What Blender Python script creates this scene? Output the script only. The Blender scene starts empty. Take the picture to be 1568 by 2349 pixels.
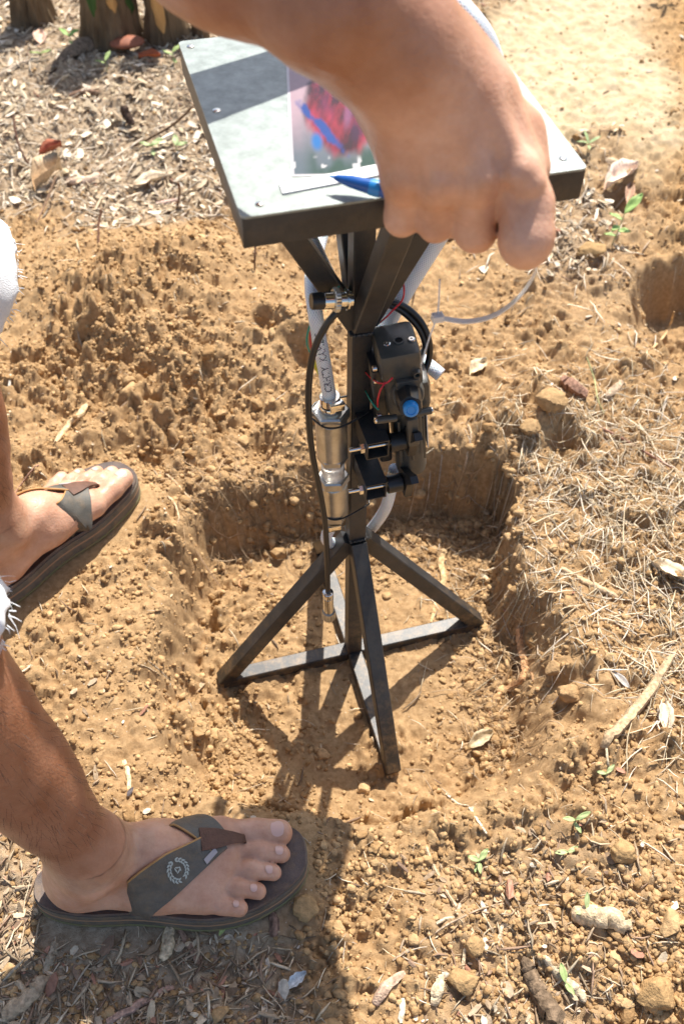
import bpy, bmesh, math, random
import numpy as np
from mathutils import Vector, Matrix

# ------------------------------------------------------------------ camera, world, sun
SC = bpy.context.scene
COL = SC.collection
CAM_P = np.array([-0.23172, -0.6912, 1.2264])
CAM_Y, CAM_E, CAM_R = 0.2935, 0.8926, 0.031
FPX = 2268.7                       # focal length in units of a 1568 x 2349 picture
PW, PH = 1568.0, 2349.0
def cam_axes():
    y, e, r = CAM_Y, CAM_E, CAM_R
    f = np.array([math.sin(y)*math.cos(e), math.cos(y)*math.cos(e), -math.sin(e)])
    rt = np.array([math.cos(y), -math.sin(y), 0.0]); up = np.cross(rt, f)
    return rt*math.cos(r)+up*math.sin(r), -rt*math.sin(r)+up*math.cos(r), f
RT, UP, FW = cam_axes()
cd = bpy.data.cameras.new('camera'); cam = bpy.data.objects.new('camera', cd); COL.objects.link(cam)
m = Matrix.Identity(4)
for i in range(3):
    m[i][0] = RT[i]; m[i][1] = UP[i]; m[i][2] = -FW[i]; m[i][3] = CAM_P[i]
cam.matrix_world = m
cd.sensor_fit = 'HORIZONTAL'; cd.sensor_width = 24.0; cd.lens = 24.0*FPX/PW
cd.clip_start = 0.02; cd.clip_end = 2000
cd.dof.use_dof = True; cd.dof.focus_distance = 1.04; cd.dof.aperture_fstop = 7.0
SC.camera = cam
W = bpy.data.worlds.new('World'); SC.world = W; W.use_nodes = True
wn = W.node_tree; bg = wn.nodes['Background']
sky = wn.nodes.new('ShaderNodeTexSky'); sky.sky_type = 'NISHITA'; sky.sun_disc = False
SUN = np.array([0.365, 0.567, 1.0])
sky.dust_density = 2.0; sky.ozone_density = 0.4; sky.air_density = 0.9
sky.sun_elevation = math.radians(56); sky.sun_rotation = math.radians(32.8)
wn.links.new(sky.outputs['Color'], bg.inputs['Color']); bg.inputs['Strength'].default_value = 0.112
ld = bpy.data.lights.new('sun', 'SUN'); ld.energy = 4.6; ld.angle = math.radians(0.6); ld.color = (1.0, 0.95, 0.87)
sun = bpy.data.objects.new('sun', ld); COL.objects.link(sun)
sun.rotation_euler = Vector(SUN).to_track_quat('Z', 'Y').to_euler(); sun.location = (2, 3, 5)
SC.view_settings.view_transform = 'Standard'; SC.view_settings.look = 'None'
SC.view_settings.exposure = 0.84; SC.view_settings.gamma = 1.0; SC.view_settings.use_curve_mapping = False

RNG = np.random.default_rng(7); random.seed(7)

# ------------------------------------------------------------------ rays of the measuring camera
def ray(px, py):
    return FW + RT*(px-PW/2)/FPX - UP*(py-PH/2)/FPX
def uz(px, py, z):
    d = ray(px, py); return CAM_P + d*(z-CAM_P[2])/d[2]
def uy(px, py, y):
    d = ray(px, py); return CAM_P + d*(y-CAM_P[1])/d[1]
def ud(px, py, dep):
    return CAM_P + dep*ray(px, py)
def proj(X):
    d = np.asarray(X)-CAM_P; z = d@FW
    return PW/2+FPX*(d@RT)/z, PH/2-FPX*(d@UP)/z
def unit(v):
    v = np.asarray(v, float); return v/max(np.linalg.norm(v), 1e-12)

# ------------------------------------------------------------------ materials
def mat(name, base, rough=0.6, metal=0.0, var=0.0, scale=60.0, bump=0.0, bscale=200.0, spec=0.5, sss=0.0,
        alpha=1.0, trans=0.0, coat=0.0, base2=None, stretch=None, ior=1.45):
    M = bpy.data.materials.new(name); M.use_nodes = True
    nt = M.node_tree; b = nt.nodes['Principled BSDF']
    b.inputs['Base Color'].default_value = (*base, 1); b.inputs['Roughness'].default_value = rough
    b.inputs['Metallic'].default_value = metal; b.inputs['Specular IOR Level'].default_value = spec
    b.inputs['IOR'].default_value = ior
    if sss:
        b.inputs['Subsurface Weight'].default_value = sss
        b.inputs['Subsurface Radius'].default_value = (1.0, 0.35, 0.2); b.inputs['Subsurface Scale'].default_value = 0.006
    if trans: b.inputs['Transmission Weight'].default_value = trans
    if alpha < 1: b.inputs['Alpha'].default_value = alpha
    if coat: b.inputs['Coat Weight'].default_value = coat
    tc = nt.nodes.new('ShaderNodeTexCoord')
    src = tc.outputs['Object']
    if stretch:
        mp = nt.nodes.new('ShaderNodeMapping'); mp.inputs['Scale'].default_value = stretch
        nt.links.new(src, mp.inputs['Vector']); src = mp.outputs['Vector']
    if var or base2 is not None:
        n = nt.nodes.new('ShaderNodeTexNoise'); n.inputs['Scale'].default_value = scale; n.inputs['Detail'].default_value = 6
        n.inputs['Roughness'].default_value = 0.65
        nt.links.new(src, n.inputs['Vector'])
        rp = nt.nodes.new('ShaderNodeValToRGB')
        c2 = base2 if base2 is not None else tuple(min(1, c*(1+var)) for c in base)
        c1 = base if base2 is not None else tuple(c*(1-var) for c in base)
        rp.color_ramp.elements[0].color = (*c1, 1); rp.color_ramp.elements[1].color = (*c2, 1)
        rp.color_ramp.elements[0].position = 0.32; rp.color_ramp.elements[1].position = 0.68
        nt.links.new(n.outputs['Fac'], rp.inputs['Fac']); nt.links.new(rp.outputs['Color'], b.inputs['Base Color'])
    if bump:
        n2 = nt.nodes.new('ShaderNodeTexNoise'); n2.inputs['Scale'].default_value = bscale; n2.inputs['Detail'].default_value = 5
        nt.links.new(src, n2.inputs['Vector'])
        bp = nt.nodes.new('ShaderNodeBump'); bp.inputs['Strength'].default_value = bump; bp.inputs['Distance'].default_value = 0.002
        nt.links.new(n2.outputs['Fac'], bp.inputs['Height']); nt.links.new(bp.outputs['Normal'], b.inputs['Normal'])
    return M
def attr_mat(name, rough=0.8, bump=0.3, bscale=300, spec=0.25, sss=0.0, amp=0.25, nscale=150):
    """colour comes from a per-face-corner 'tint' attribute (the thing's own colour), broken up by noise"""
    M = mat(name, (1, 1, 1), rough=rough, bump=bump, bscale=bscale, spec=spec, sss=sss)
    nt = M.node_tree; b = nt.nodes['Principled BSDF']
    a = nt.nodes.new('ShaderNodeAttribute'); a.attribute_name = 'tint'
    tc = nt.nodes.new('ShaderNodeTexCoord'); n = nt.nodes.new('ShaderNodeTexNoise')
    n.inputs['Scale'].default_value = nscale; n.inputs['Detail'].default_value = 5
    nt.links.new(tc.outputs['Object'], n.inputs['Vector'])
    mr = nt.nodes.new('ShaderNodeMapRange'); mr.inputs['From Min'].default_value = 0.3; mr.inputs['From Max'].default_value = 0.7
    mr.inputs['To Min'].default_value = 1-amp; mr.inputs['To Max'].default_value = 1+amp
    nt.links.new(n.outputs['Fac'], mr.inputs['Value'])
    vm = nt.nodes.new('ShaderNodeVectorMath'); vm.operation = 'SCALE'
    nt.links.new(a.outputs['Color'], vm.inputs[0]); nt.links.new(mr.outputs['Result'], vm.inputs['Scale'])
    nt.links.new(vm.outputs['Vector'], b.inputs['Base Color'])
    return M

M_BLACK = mat('black_powder_coat', (0.030, 0.030, 0.030), rough=0.42, var=0.35, scale=25, bump=0.12, bscale=900, spec=0.5)
M_PLASTIC = mat('pump_plastic', (0.058, 0.060, 0.055), rough=0.33, var=0.2, scale=40, bump=0.1, bscale=1200)
M_RUBBER = mat('black_rubber', (0.020, 0.020, 0.020), rough=0.33, bump=0.05, bscale=300)
M_GALV = mat('galvanised_sheet', (0.19, 0.22, 0.208), rough=0.45, metal=0.35, base2=(0.31, 0.35, 0.335), scale=75, bump=0.05, bscale=500)
M_STEEL = mat('zinc_fitting', (0.44, 0.43, 0.38), rough=0.34, metal=0.85, base2=(0.62, 0.61, 0.56), scale=70, bump=0.1, bscale=400)
M_CHROME = mat('bright_nickel', (0.72, 0.70, 0.64), rough=0.16, metal=1.0, var=0.08, scale=50)
M_HOSE = mat('braided_hose', (0.66, 0.71, 0.76), rough=0.28, sss=0.25, spec=0.5)
def braid(M):
    nt = M.node_tree; b = nt.nodes['Principled BSDF']
    uv = nt.nodes.new('ShaderNodeUVMap'); outs = []
    for sgn in (1, -1):
        mp = nt.nodes.new('ShaderNodeMapping'); mp.inputs['Rotation'].default_value = (0, 0, sgn*0.9); mp.inputs['Scale'].default_value = (1, 1, 1)
        w = nt.nodes.new('ShaderNodeTexWave'); w.inputs['Scale'].default_value = 155.0; w.inputs['Distortion'].default_value = 0.0
        nt.links.new(uv.outputs['UV'], mp.inputs['Vector']); nt.links.new(mp.outputs['Vector'], w.inputs['Vector']); outs.append(w.outputs['Fac'])
    mx = nt.nodes.new('ShaderNodeMath'); mx.operation = 'MAXIMUM'
    nt.links.new(outs[0], mx.inputs[0]); nt.links.new(outs[1], mx.inputs[1])
    rp = nt.nodes.new('ShaderNodeValToRGB'); rp.color_ramp.elements[0].color = (0.44, 0.52, 0.60, 1); rp.color_ramp.elements[1].color = (0.84, 0.88, 0.90, 1)
    rp.color_ramp.elements[0].position = 0.55
    nt.links.new(mx.outputs[0], rp.inputs['Fac']); nt.links.new(rp.outputs['Color'], b.inputs['Base Color'])
    bp = nt.nodes.new('ShaderNodeBump'); bp.inputs['Strength'].default_value = 0.35; bp.inputs['Distance'].default_value = 0.0006
    nt.links.new(mx.outputs[0], bp.inputs['Height']); nt.links.new(bp.outputs['Normal'], b.inputs['Normal'])
braid(M_HOSE)
M_CLEAR = mat('clear_nylon', (0.85, 0.86, 0.85), rough=0.3, trans=0.35, spec=0.5)
M_SIGHT = mat('clear_sight_tube', (0.78, 0.76, 0.74), rough=0.12, trans=0.55, var=0.25, scale=160)
M_RED = mat('red_wire', (0.55, 0.015, 0.03), rough=0.3)
M_GREEN = mat('green_wire', (0.01, 0.25, 0.17), rough=0.3)
M_YELLOW = mat('yellow_wire', (0.55, 0.48, 0.02), rough=0.35)
M_BLUE = mat('blue_plastic', (0.02, 0.24, 0.62), rough=0.25, spec=0.6)
M_PEN = mat('pen_blue', (0.015, 0.10, 0.38), rough=0.2, spec=0.6)
M_INK = mat('hose_print_ink', (0.05, 0.06, 0.10), rough=0.5)
M_WHITE = mat('white_label', (0.75, 0.76, 0.76), rough=0.45, var=0.05)
M_SKIN = mat('skin', (0.49, 0.245, 0.145), rough=0.40, base2=(0.68, 0.405, 0.28), scale=26, bump=0.35, bscale=330, spec=0.45, sss=0.18)
def tan_skin(M):
    """legs and forearm are sun-tanned, hands and feet paler: driven by the 'tan' attribute"""
    nt = M.node_tree; b = nt.nodes['Principled BSDF']
    src = b.inputs['Base Color'].links[0].from_socket
    a = nt.nodes.new('ShaderNodeAttribute'); a.attribute_name = 'tan'
    mx = nt.nodes.new('ShaderNodeMix'); mx.data_type = 'RGBA'; mx.blend_type = 'MULTIPLY'
    nt.links.new(a.outputs['Fac'], mx.inputs[0]); nt.links.new(src, mx.inputs[6]); mx.inputs[7].default_value = (0.53, 0.43, 0.36, 1)
    nt.links.new(mx.outputs[2], b.inputs['Base Color'])
tan_skin(M_SKIN)
def dusty(M, z0, z1, col=(.30, .19, .09), amount=.75, base=0.10):
    nt = M.node_tree; b = nt.nodes['Principled BSDF']
    g = nt.nodes.new('ShaderNodeNewGeometry'); sp = nt.nodes.new('ShaderNodeSeparateXYZ'); nt.links.new(g.outputs['Position'], sp.inputs[0])
    mr = nt.nodes.new('ShaderNodeMapRange'); mr.inputs['From Min'].default_value = z1; mr.inputs['From Max'].default_value = z0
    mr.inputs['To Min'].default_value = base; mr.inputs['To Max'].default_value = amount; nt.links.new(sp.outputs['Z'], mr.inputs['Value'])
    n = nt.nodes.new('ShaderNodeTexNoise'); n.inputs['Scale'].default_value = 70; n.inputs['Detail'].default_value = 8; n.inputs['Roughness'].default_value = .75
    nt.links.new(g.outputs['Position'], n.inputs['Vector'])
    m2 = nt.nodes.new('ShaderNodeMapRange'); m2.inputs['From Min'].default_value = .46; m2.inputs['From Max'].default_value = .72; nt.links.new(n.outputs['Fac'], m2.inputs['Value'])
    mu = nt.nodes.new('ShaderNodeMath'); mu.operation = 'MULTIPLY'; nt.links.new(mr.outputs[0], mu.inputs[0]); nt.links.new(m2.outputs[0], mu.inputs[1])
    mx = nt.nodes.new('ShaderNodeMix'); mx.data_type = 'RGBA'; nt.links.new(mu.outputs[0], mx.inputs[0])
    if b.inputs['Base Color'].links: nt.links.new(b.inputs['Base Color'].links[0].from_socket, mx.inputs[6])
    else: mx.inputs[6].default_value = b.inputs['Base Color'].default_value
    mx.inputs[7].default_value = (*col, 1); nt.links.new(mx.outputs[2], b.inputs['Base Color'])
dusty(M_BLACK, 0.0, 0.16); dusty(M_PLASTIC, 0.0, 0.1, base=.12); dusty(M_HOSE, 0.0, .2, base=.12); dusty(M_STEEL, 0.0, .3, base=.15)
M_NAIL = mat('toenail', (0.66, 0.42, 0.34), rough=0.28, spec=0.5, sss=0.15)
M_HAIR = mat('dark_hair', (0.03, 0.018, 0.012), rough=0.6)
M_CLOTH = mat('white_cotton', (0.72, 0.74, 0.76), rough=0.9, var=0.06, scale=30, bump=0.6, bscale=800, spec=0.1)
M_SHIRT = mat('grey_cotton', (0.25, 0.27, 0.30), rough=0.9, var=0.1, bump=0.5, bscale=600, spec=0.1)
M_SOLE = mat('sandal_rubber', (0.115, 0.100, 0.080), rough=0.62, var=0.25, scale=40, bump=0.25, bscale=600)
M_BED = mat('sandal_footbed', (0.115, 0.088, 0.078), rough=0.6, var=0.3, scale=50, bump=0.4, bscale=900)
M_STRAP = mat('sandal_strap', (0.105, 0.098, 0.083), rough=0.55, var=0.25, scale=60, bump=0.4, bscale=700)
M_TAN = mat('tan_piping', (0.42, 0.23, 0.08), rough=0.6, var=0.15)
M_STRIPE = mat('midsole_stripe', (0.32, 0.19, 0.11), rough=0.6)
M_RIM = mat('outsole_rim', (0.17, 0.16, 0.07), rough=0.7)
M_BROWN = mat('brown_leather', (0.12, 0.055, 0.032), rough=0.6, var=0.25, scale=120, bump=0.5, bscale=500)
M_EMB = mat('pale_print', (0.42, 0.46, 0.42), rough=0.6)
M_TAG = mat('grey_tag', (0.40, 0.36, 0.36), rough=0.5)
M_TINT = attr_mat('dry_plant_matter', rough=0.75, bump=0.4, bscale=500, spec=0.25, amp=0.22, nscale=220)
M_CLOD = attr_mat('soil_clod', rough=0.97, bump=0.8, bscale=420, spec=0.1, amp=0.25, nscale=160)
M_WOOD = attr_mat('weathered_wood', rough=0.9, bump=1.0, bscale=420, spec=0.12, amp=0.42, nscale=190)
M_LEAF = attr_mat('green_leaf', rough=0.5, bump=0.2, bscale=300, spec=0.35, amp=0.15, nscale=90)

# ------------------------------------------------------------------ object helpers
def empty(name, loc):
    o = bpy.data.objects.new(name, None); COL.objects.link(o); o.location = tuple(float(v) for v in loc)
    o.empty_display_size = 0.02; return o
def root_loc(o):
    v = np.zeros(3)
    while o is not None:
        v += np.array(o.location); o = o.parent
    return v
def tag(o, label=None, cat=None, group=None, kind=None):
    if label: o['label'] = label
    if cat: o['category'] = cat
    if group: o['group'] = group
    if kind: o['kind'] = kind
    return o
def mk(name, V, F, M, parent=None, smooth=True, origin=None, tint=None, tan=None, uv=None, auto=None):
    """V in world coordinates. F: list of tuples or an (n,k) int array."""
    V = np.asarray(V, float)
    if parent is not None: loc = root_loc(parent); o_loc = np.zeros(3)
    else:
        loc = np.zeros(3) if origin is None else np.asarray(origin, float); o_loc = loc
    V = V-loc
    me = bpy.data.meshes.new(name)
    if isinstance(F, np.ndarray):
        k = F.shape[1]; n = len(F)
        me.vertices.add(len(V)); me.vertices.foreach_set('co', V.astype(np.float32).ravel())
        me.loops.add(n*k); me.loops.foreach_set('vertex_index', F.astype(np.int32).ravel())
        me.polygons.add(n); me.polygons.foreach_set('loop_start', np.arange(0, n*k, k, dtype=np.int32))
        try: me.polygons.foreach_set('loop_total', np.full(n, k, dtype=np.int32))
        except Exception: pass
        me.update(calc_edges=True)
    else:
        me.from_pydata([tuple(v) for v in V], [], F); me.update()
    if smooth: me.polygons.foreach_set('use_smooth', np.ones(len(me.polygons), dtype=bool))
    if tint is not None:
        a = me.color_attributes.new('tint', 'FLOAT_COLOR', 'POINT')
        c = np.ones((len(V), 4), np.float32); c[:, :3] = tint; a.data.foreach_set('color', c.ravel())
    if tan is not None:
        a = me.attributes.new('tan', 'FLOAT', 'POINT'); a.data.foreach_set('value', np.asarray(tan, np.float32))
    if uv is not None:
        l = me.uv_layers.new(name='UVMap'); vi = np.zeros(len(me.loops), np.int32); me.loops.foreach_get('vertex_index', vi)
        l.data.foreach_set('uv', np.asarray(uv, np.float32)[vi].ravel())
    if auto is not None:
        try: me.set_sharp_from_angle(angle=math.radians(auto))
        except Exception: pass
    me.materials.append(M)
    o = bpy.data.objects.new(name, me); COL.objects.link(o)
    if parent is not None: o.parent = parent
    else: o.location = tuple(float(v) for v in o_loc)
    return o

class MB:
    def __init__(s): s.v = []; s.f = []; s.uv = []
    def add(s, V, F, uv=None):
        n = len(s.v); s.v += [tuple(float(c) for c in x) for x in V]; s.f += [tuple(i+n for i in f) for f in F]
        s.uv += list(uv) if uv is not None else [(0, 0)]*len(V)
        return s
    def loft(s, P, R, n=12, up=None, cap=True, sec=None, tw=0.0):
        """tube along points P with radii R; sec = list of (u,v) unit section points"""
        P = np.asarray(P, float); k = len(P); R = np.broadcast_to(np.asarray(R, float), (k,))
        T = np.gradient(P, axis=0); T /= np.maximum(np.linalg.norm(T, axis=1)[:, None], 1e-9)
        a = np.asarray(up if up is not None else ((0, 0, 1) if abs(T[0][2]) < .9 else (1, 0, 0)), float)
        if sec is None:
            th = np.arange(n)*2*math.pi/n; sec = np.stack([np.cos(th), np.sin(th)], 1)
        sec = np.asarray(sec, float); n = len(sec)
        V = []; UVs = []; L = 0.0
        per = np.concatenate([[0], np.cumsum(np.linalg.norm(np.diff(np.vstack([sec, sec[:1]]), axis=0), axis=1))])[:n]
        for i in range(k):
            a = a-T[i]*(a@T[i]); a = unit(a); b = np.cross(T[i], a)
            if i: L += np.linalg.norm(P[i]-P[i-1])
            c, sn = math.cos(tw*i), math.sin(tw*i)
            for j in range(n):
                u, w = sec[j]; u, w = u*c-w*sn, u*sn+w*c
                V.append(P[i]+R[i]*(a*u+b*w)); UVs.append((L, per[j]*R[i]))
        F = [(i*n+j, i*n+(j+1) % n, (i+1)*n+(j+1) % n, (i+1)*n+j) for i in range(k-1) for j in range(n)]
        if cap: F += [tuple(range(n))[::-1], tuple(range((k-1)*n, k*n))]
        return s.add(V, F, UVs)
    def beam(s, A, B, w, up=(0, 0, 1), w2=None, ch=0.0012):
        """square tube (slightly rounded corners) from A to B"""
        h = w/2; g = (w2 or w)/2; c = ch
        sec = [(-h, -g+c), (-h+c, -g), (h-c, -g), (h, -g+c), (h, g-c), (h-c, g), (-h+c, g), (-h, g-c)]
        sec = [(q[1], q[0]) for q in sec][::-1]
        return s.loft([A, B], 1.0, up=up, sec=sec)
    def cyl(s, A, B, r, n=20, r2=None):
        return s.loft([A, B], [r, r if r2 is None else r2], n=n)
    def turn(s, A, ax, prof, n=24, sec=None):
        A = np.asarray(A, float); ax = unit(ax)
        P = []; Rr = []
        for i, (t, r) in enumerate(prof): P.append(A+ax*t); Rr.append(r)
        # keep frames constant on repeated positions
        a = np.array((0, 0, 1.)) if abs(ax[2]) < .9 else np.array((1., 0, 0)); a = unit(a-ax*(a@ax)); b = np.cross(ax, a)
        if sec is None:
            th = np.arange(n)*2*math.pi/n; sec = np.stack([np.cos(th), np.sin(th)], 1)
        n = len(sec); V = []
        for q, r in zip(P, Rr):
            for u, w in sec: V.append(q+r*(a*u+b*w))
        k = len(P)
        F = [(i*n+j, i*n+(j+1) % n, (i+1)*n+(j+1) % n, (i+1)*n+j) for i in range(k-1) for j in range(n)]
        F += [tuple(range(n))[::-1], tuple(range((k-1)*n, k*n))]
        return s.add(V, F)
    def box(s, c, h, ax=None, bev=0.0):
        """box centre c, half sizes h, axes ax (3x3 rows)"""
        ax = np.eye(3) if ax is None else np.asarray(ax, float); c = np.asarray(c, float)
        bm = bmesh.new(); bmesh.ops.create_cube(bm, size=2.0)
        for v in bm.verts: v.co = Vector((v.co[0]*h[0], v.co[1]*h[1], v.co[2]*h[2]))
        if bev: bmesh.ops.bevel(bm, geom=list(bm.edges), offset=bev, segments=2, profile=0.5, affect='EDGES')
        bm.verts.ensure_lookup_table(); bm.verts.index_update()
        V = [c+ax.T@np.array(v.co) for v in bm.verts]; F = [tuple(v.index for v in f.verts) for f in bm.faces]
        bm.free(); return s.add(V, F)
    def prism(s, pts, c, ax, t0, t1):
        """2-D outline pts in plane (ax0, ax1), extruded along ax2 from t0 to t1"""
        n = len(pts); ax = np.asarray(ax, float); c = np.asarray(c, float)
        V = [c+ax[0]*p[0]+ax[1]*p[1]+ax[2]*t for t in (t0, t1) for p in pts]
        F = [tuple(range(n))[::-1], tuple(range(n, 2*n))]+[(i, (i+1) % n, n+(i+1) % n, n+i) for i in range(n)]
        return s.add(V, F)
    def build(s, name, M, parent=None, smooth=True, origin=None, tint=None, auto=35):
        return mk(name, s.v, s.f, M, parent, smooth, origin, tint=tint, uv=s.uv, auto=auto)
def spline(P, n=8):
    P = np.asarray(P, float); Q = np.vstack([2*P[0]-P[1], P, 2*P[-1]-P[-2]]); out = []
    for i in range(1, len(Q)-2):
        for k in range(n):
            t = k/n; a, b, c, d = Q[i-1], Q[i], Q[i+1], Q[i+2]
            out.append(0.5*(2*b+(c-a)*t+(2*a-5*b+4*c-d)*t*t+(3*b-a-3*c+d)*t**3))
    out.append(P[-1]); return np.array(out)

# ------------------------------------------------------------------ noise
def _h(ix, iy, s):
    n = (ix.astype(np.int64)*374761393+iy.astype(np.int64)*668265263+s*1442695041) & 0xffffffff
    n = ((n ^ (n >> 13))*1274126177) & 0xffffffff
    n = ((n ^ (n >> 16))*2246822519) & 0xffffffff
    return ((n ^ (n >> 15)) & 0xffffff)/float(0xffffff)
def vnoise(x, y, s=0):
    ix = np.floor(x); iy = np.floor(y); fx = x-ix; fy = y-iy
    fx = fx*fx*(3-2*fx); fy = fy*fy*(3-2*fy)
    a = _h(ix, iy, s); b = _h(ix+1, iy, s); c = _h(ix, iy+1, s); d = _h(ix+1, iy+1, s)
    return (a*(1-fx)+b*fx)*(1-fy)+(c*(1-fx)+d*fx)*fy
def fbm(x, y, s=0, o=4, g=0.5):
    r = np.zeros_like(x); a = 1.0; t = 0
    for i in range(o):
        r = r+a*(vnoise(x*2**i+17.3*i, y*2**i-9.1*i, s+i)-0.5); t += a; a *= g
    return r/t*2
def worley(x, y, s=0):
    ix = np.floor(x); iy = np.floor(y); best = np.full(x.shape, 9.0); rid = np.zeros(x.shape)
    for dx in (-1, 0, 1):
        for dy in (-1, 0, 1):
            cx = ix+dx; cy = iy+dy
            d = (cx+_h(cx, cy, s)-x)**2+(cy+_h(cx, cy, s+11)-y)**2
            m_ = d < best; best = np.where(m_, d, best); rid = np.where(m_, _h(cx, cy, s+23), rid)
    return np.sqrt(best), rid
def sstep(a, b, x):
    t = np.clip((x-a)/(b-a), 0, 1); return t*t*(3-2*t)
def poly_dist(x, y, P):
    """unsigned distance and inside flag"""
    P = np.asarray(P, float); n = len(P); d = np.full(x.shape, 1e9); ins = np.zeros(x.shape, bool)
    for i in range(n):
        a = P[i]; b = P[(i+1) % n]; e = b-a
        t = np.clip(((x-a[0])*e[0]+(y-a[1])*e[1])/(e@e), 0, 1)
        d = np.minimum(d, (x-a[0]-t*e[0])**2+(y-a[1]-t*e[1])**2)
        c = ((a[1] > y) != (b[1] > y)) & (x < (b[0]-a[0])*(y-a[1])/((b[1]-a[1]) if b[1] != a[1] else 1e-9)+a[0])
        ins ^= c
    return np.sqrt(d), ins

# ------------------------------------------------------------------ terrain
ZG = 0.108
FLOOR = [uz(px, py, 0)[:2] for px, py in [(575, 1300), (690, 1240), (800, 1240), (960, 1215), (1125, 1200), (1140, 1330), (1150, 1480), (1160, 1600), (1165, 1700),
         (1110, 1790), (1010, 1845), (880, 1870), (700, 1870), (540, 1830), (485, 1770), (460, 1620), (490, 1420), (520, 1320)]]
RIM = [uz(px, py, ZG)[:2] for px, py in [(450, 1140), (600, 1108), (760, 1068), (930, 1050), (1115, 1070), (1190, 1175), (1250, 1370), (1390, 1560), (1470, 1680),
         (1270, 1770), (1080, 1875), (900, 1905), (700, 1900), (470, 1850), (375, 1740), (320, 1580), (330, 1400), (380, 1240)]]
HOLE2F = [uz(px, py, -0.02)[:2] for px, py in [(1465, 800), (1510, 745), (1620, 705), (1780, 720), (1800, 930), (1650, 925)]]
HOLE2R = [uz(px, py, ZG)[:2] for px, py in [(1395, 745), (1420, 640), (1590, 565), (1850, 590), (1950, 980), (1640, 960), (1500, 830)]]
def ramp(x, y, Fp, Rp):
    df, fi = poly_dist(x, y, Fp); dr, ri = poly_dist(x, y, Rp)
    t = df/(df+dr+1e-6); t = np.where(fi, 0, t); t = np.where(ri | fi, t, 1.0)
    return t, df, dr, fi, ri
MOUNDS = [  # px, py, height, radius
    (450, 660, .085, .13), (300, 780, .055, .09), (520, 830, .060, .080), (250, 960, .015, .10), (690, 800, .060, .075), (400, 930, .025, .07), (130, 640, .035, .12), (720, 940, .045, .06), (640, 1010, .030, .05), (900, 960, .030, .08),
    (1230, 960, .050, .07), (1120, 1010, .030, .05), (1330, 1180, .012, .09), (1300, 560, .018, .05), (1050, 1000, .012, .08),
    (1480, 2050, .012, .10), (1540, 300, .03, .18), (1520, 560, .02, .10), (1380, 1560, .012, .08), (820, 2080, -.012, .09)]
def gfields(x, y):
    """zone masks on the ground (1 = yes), from where the ground lies in the measured view"""
    X = np.stack([x, y, np.full(x.shape, ZG)], -1)
    d = X-CAM_P; z = d@FW; z = np.where(z < 0.15, 0.15, z)
    px = PW/2+FPX*(d@RT)/z; py = PH/2-FPX*(d@UP)/z
    px = px+90*fbm(x*6, y*6, 91, 3); py = py+110*fbm(x*6, y*6, 95, 3)
    lit = sstep(560, 380, py)*sstep(1250, 900, px)                                  # mulch, far left
    lit = np.maximum(lit, 0.55*np.exp(-((px-1330)/130)**2-((py-520)/140)**2))
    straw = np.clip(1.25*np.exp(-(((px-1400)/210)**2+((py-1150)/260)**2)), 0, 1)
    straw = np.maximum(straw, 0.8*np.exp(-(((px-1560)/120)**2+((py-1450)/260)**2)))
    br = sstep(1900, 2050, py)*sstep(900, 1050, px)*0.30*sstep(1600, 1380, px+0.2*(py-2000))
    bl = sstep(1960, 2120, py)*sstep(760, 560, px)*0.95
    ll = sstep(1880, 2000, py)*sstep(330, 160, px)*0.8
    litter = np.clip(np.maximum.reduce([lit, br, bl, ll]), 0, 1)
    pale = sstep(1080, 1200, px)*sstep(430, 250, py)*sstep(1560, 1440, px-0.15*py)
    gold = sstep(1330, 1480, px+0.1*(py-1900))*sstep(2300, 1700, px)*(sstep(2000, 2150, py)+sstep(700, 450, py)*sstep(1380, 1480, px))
    return litter, np.clip(straw, 0, 1), np.clip(pale, 0, 1), np.clip(gold, 0, 1), px, py
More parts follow.
